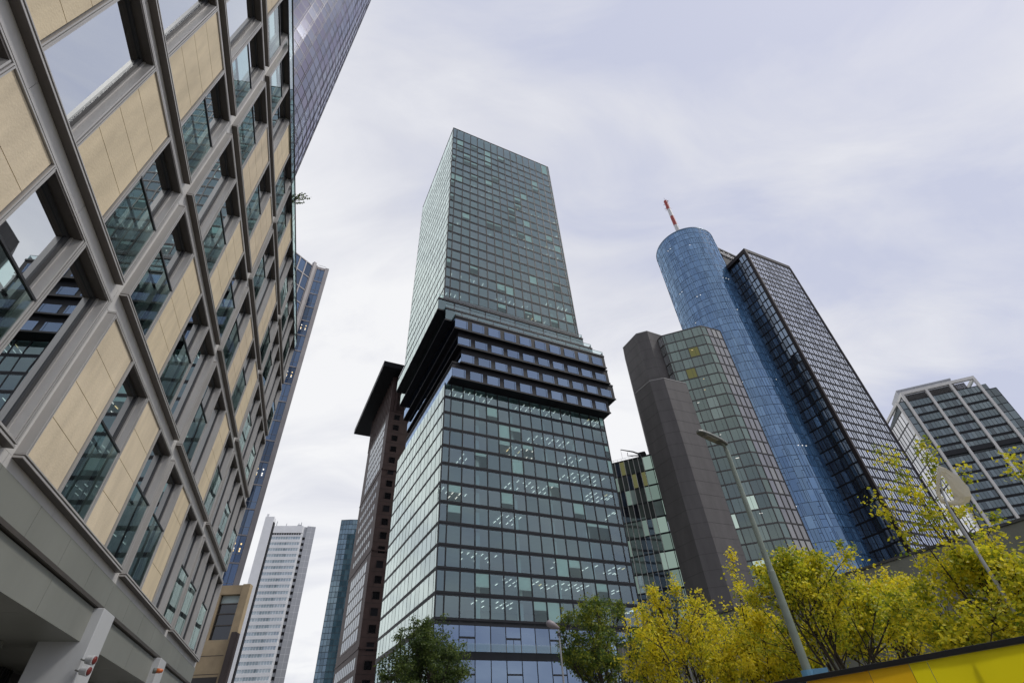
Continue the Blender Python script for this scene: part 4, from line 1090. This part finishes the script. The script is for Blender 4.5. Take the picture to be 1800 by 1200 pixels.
# plant on the office roof edge
def roof_plant():
    p = ST(18.4, -0.25, 25.6); R = thing('roof_shrub', 'wispy dark shrub poking over the glass edge of the office roof', 'shrub', p)
    k = MB(); lf = MB(); tone = []; rg = random.Random(5)
    for i in range(9):
        d = Vector((ST.n.x * rg.uniform(0.1, .9) + rg.uniform(-.3, .3), ST.n.y * rg.uniform(0, .9) + rg.uniform(-.3, .3), rg.uniform(0.7, 1.4))).normalized() * rg.uniform(1.0, 1.7)
        k.tube([p, p + d * 0.5 + Vector((0, 0, 0.05)), p + d], [0.018, 0.012, 0.006], 5)
        for j in range(26):
            c = p + d * rg.uniform(0.5, 1.05); a = Vector((rg.uniform(-1, 1), rg.uniform(-1, 1), rg.uniform(-1, 1))).normalized() * 0.09; s = a.cross(Vector((.3, .5, .8))) * 0.5
            q = len(lf.v); lf.v += [tuple(c), tuple(c + a * .5 + s), tuple(c + a), tuple(c + a * .5 - s)]; lf.f.append((q, q + 1, q + 2, q + 3)); lf.m.append(0); tone += [rg.random()] * 4
    k.build('stem', M['bark'], R); o = lf.build('foliage', LEAF_D, R); t = o.data.attributes.new('tone', 'FLOAT', 'POINT'); t.data.foreach_set('value', tone)
    k = MB(); k.box(ST, 17.9, 18.9, -0.45, -0.1, 25.4, 25.75); k.build('planter', M['sash'], R)
roof_plant()

# cream cloth hanging on a pale pole among the branches
def cloth():
    d = 21.5
    base = at(1676, 905, d); R = thing('cloth_sail', 'cream triangular cloth with a hole, on a slim pole among yellow branches', 'cloth', (base.x, base.y, 0))
    O = [(1648, 817), (1662, 822), (1684, 836), (1703, 856), (1708, 872), (1704, 882), (1690, 888), (1672, 888), (1654, 884), (1645, 866), (1646, 842)]
    I = [(1655, 834), (1660, 839), (1666, 848), (1672, 860), (1677, 874), (1676, 879), (1668, 879), (1660, 877), (1655, 872), (1652, 862), (1652, 846)]
    k = MB(); n = len(O)
    for lay in (0, 1):
        for f in (0, 0.35, 0.7, 1.0):
            for a, b in zip(O, I):
                bul = 0.05 * math.sin(f * math.pi) + 0.05 * math.sin(a[0] * 0.35 + f * 2)
                x = a[0] + (b[0] - a[0]) * f; y = a[1] + (b[1] - a[1]) * f
                k.v.append(tuple(at(x, y, d - bul + lay * 0.012 + (y - 850) * 0.004)))
    for lay in (0, 1):
        o = lay * 4 * n
        for r in range(3):
            for j in range(n):
                a = o + r * n + j; b = o + r * n + (j + 1) % n; q = (a, b, b + n, a + n)
                k.f.append(q if lay else q[::-1]); k.m.append(0)
    for r in (0, 3):
        for j in range(n):
            a = r * n + j; b = r * n + (j + 1) % n; k.f.append((a, b, b + 4 * n, a + 4 * n)); k.m.append(0)
    k.build('sheet', M['cloth'], R)
    k = MB(); t = at(1650, 820, d + 0.15); k.tube([(base.x, base.y, 0), tuple(base), tuple(base + Vector((0, 0, 0.3)))], [0.07, 0.05, 0.045], 8)
    k.tube([tuple(base + Vector((0, 0, 0.25))), tuple(at(1656, 862, d + 0.1)), tuple(t)], [0.04, 0.025, 0.02], 6); k.build('pole', M['alu2'], R)
cloth()

# ------------------------------------------------------------------ sky and light
SUN_AZ, SUN_EL = 92.0, 57.0
w = bpy.data.worlds.new('World'); SC.world = w; w.use_nodes = True
nt = w.node_tree; N = nt.nodes; L = nt.links; N.clear()
out = N.new('ShaderNodeOutputWorld')
sky = N.new('ShaderNodeTexSky'); sky.sky_type = 'NISHITA'; sky.sun_disc = False
sky.sun_elevation = math.radians(SUN_EL); sky.sun_rotation = math.radians(SUN_AZ); sky.air_density = 1.0; sky.dust_density = 2.0
bg1 = N.new('ShaderNodeBackground'); bg1.inputs[1].default_value = 0.10; L.new(sky.outputs[0], bg1.inputs[0])
tc = N.new('ShaderNodeTexCoord'); sx = N.new('ShaderNodeSeparateXYZ'); L.new(tc.outputs['Generated'], sx.inputs[0])
def math_(op, a, b=None, clamp=False):
    n = N.new('ShaderNodeMath'); n.operation = op; n.use_clamp = clamp
    for i, x in enumerate((a, b)):
        if x is None: continue
        if isinstance(x, (int, float)): n.inputs[i].default_value = x
        else: L.new(x, n.inputs[i])
    return n.outputs[0]
zc = math_('ADD', math_('MAXIMUM', sx.outputs['Z'], 0.0), 0.22)
cv = N.new('ShaderNodeCombineXYZ'); L.new(math_('DIVIDE', sx.outputs['X'], zc), cv.inputs[0]); L.new(math_('DIVIDE', sx.outputs['Y'], zc), cv.inputs[1])
def noise(scale, det, rough, dist=0.0, off=(0, 0, 0)):
    mp = N.new('ShaderNodeMapping'); mp.inputs['Location'].default_value = off; mp.inputs['Rotation'].default_value = (0, 0, 0.6); mp.inputs['Scale'].default_value = (1.0, 2.0, 1)
    L.new(cv.outputs[0], mp.inputs[0])
    n = N.new('ShaderNodeTexNoise'); n.inputs['Scale'].default_value = scale; n.inputs['Detail'].default_value = det; n.inputs['Roughness'].default_value = rough; n.inputs['Distortion'].default_value = dist
    L.new(mp.outputs[0], n.inputs['Vector']); return n.outputs['Fac']
n1 = noise(0.8, 3, 0.5, 0.2, (3.1, 1.7, 0)); n2 = noise(2.2, 7, 0.58, 0.6, (0.4, 5.0, 0))
# broad cloud thickness + wisps: thick cloud is greyer white, thin cloud lavender
f = math_('ADD', math_('MULTIPLY', n1, 0.62), math_('MULTIPLY', n2, 0.38))
# cloud deck brighter towards the low western sky
w1 = N.new('ShaderNodeVectorMath'); w1.operation = 'DOT_PRODUCT'; L.new(tc.outputs['Generated'], w1.inputs[0]); w1.inputs[1].default_value = (-0.42, 0.80, 0.10)
lowglow = N.new('ShaderNodeMapRange'); lowglow.inputs['From Min'].default_value = 0.30; lowglow.inputs['From Max'].default_value = 0.95; lowglow.inputs['To Min'].default_value = -0.10; lowglow.inputs['To Max'].default_value = 0.24
L.new(w1.outputs['Value'], lowglow.inputs['Value'])
f2 = math_('ADD', math_('ADD', math_('MULTIPLY', f, 1.8), -0.39), lowglow.outputs[0])
w2 = N.new('ShaderNodeVectorMath'); w2.operation = 'DOT_PRODUCT'; L.new(tc.outputs['Generated'], w2.inputs[0]); w2.inputs[1].default_value = (0.10, 0.26, 0.96)
topd = N.new('ShaderNodeMapRange'); topd.inputs['From Min'].default_value = 0.86; topd.inputs['From Max'].default_value = 1.0; topd.inputs['To Min'].default_value = 0.0; topd.inputs['To Max'].default_value = -0.20
L.new(w2.outputs['Value'], topd.inputs['Value'])
f2 = math_('ADD', f2, topd.outputs[0])
cr = N.new('ShaderNodeValToRGB'); L.new(f2, cr.inputs[0])
e = cr.color_ramp.elements
e[0].position = 0.26; e[0].color = (0.485, 0.51, 0.63, 1); e[1].position = 0.74; e[1].color = (0.80, 0.80, 0.81, 1)
k = e.new(0.46); k.color = (0.61, 0.62, 0.68, 1)
bg2 = N.new('ShaderNodeBackground'); bg2.inputs[1].default_value = 1.0; L.new(cr.outputs[0], bg2.inputs[0])
mx = N.new('ShaderNodeMixShader'); mx.inputs[0].default_value = 0.93
L.new(bg1.outputs[0], mx.inputs[1]); L.new(bg2.outputs[0], mx.inputs[2]); L.new(mx.outputs[0], out.inputs[0])

sl = bpy.data.lights.new('sun', 'SUN'); sl.energy = 1.5; sl.angle = math.radians(11); sl.color = (1.0, 0.96, 0.9)
so = bpy.data.objects.new('sun', sl); C.objects.link(so)
a, el = math.radians(SUN_AZ), math.radians(SUN_EL)
sd = Vector((math.sin(a) * math.cos(el), math.cos(a) * math.cos(el), math.sin(el)))
so.rotation_euler = sd.to_track_quat('Z', 'Y').to_euler(); so.location = (30, -30, 80)

SC.view_settings.view_transform = 'Standard'; SC.view_settings.look = 'None'; SC.view_settings.exposure = 0.28; SC.view_settings.gamma = 1
SC.cycles.max_bounces = 8; SC.cycles.transparent_max_bounces = 12; SC.cycles.glossy_bounces = 4; SC.cycles.diffuse_bounces = 3
SC.cycles.sample_clamp_indirect = 6
SC.cycles.use_denoising = True
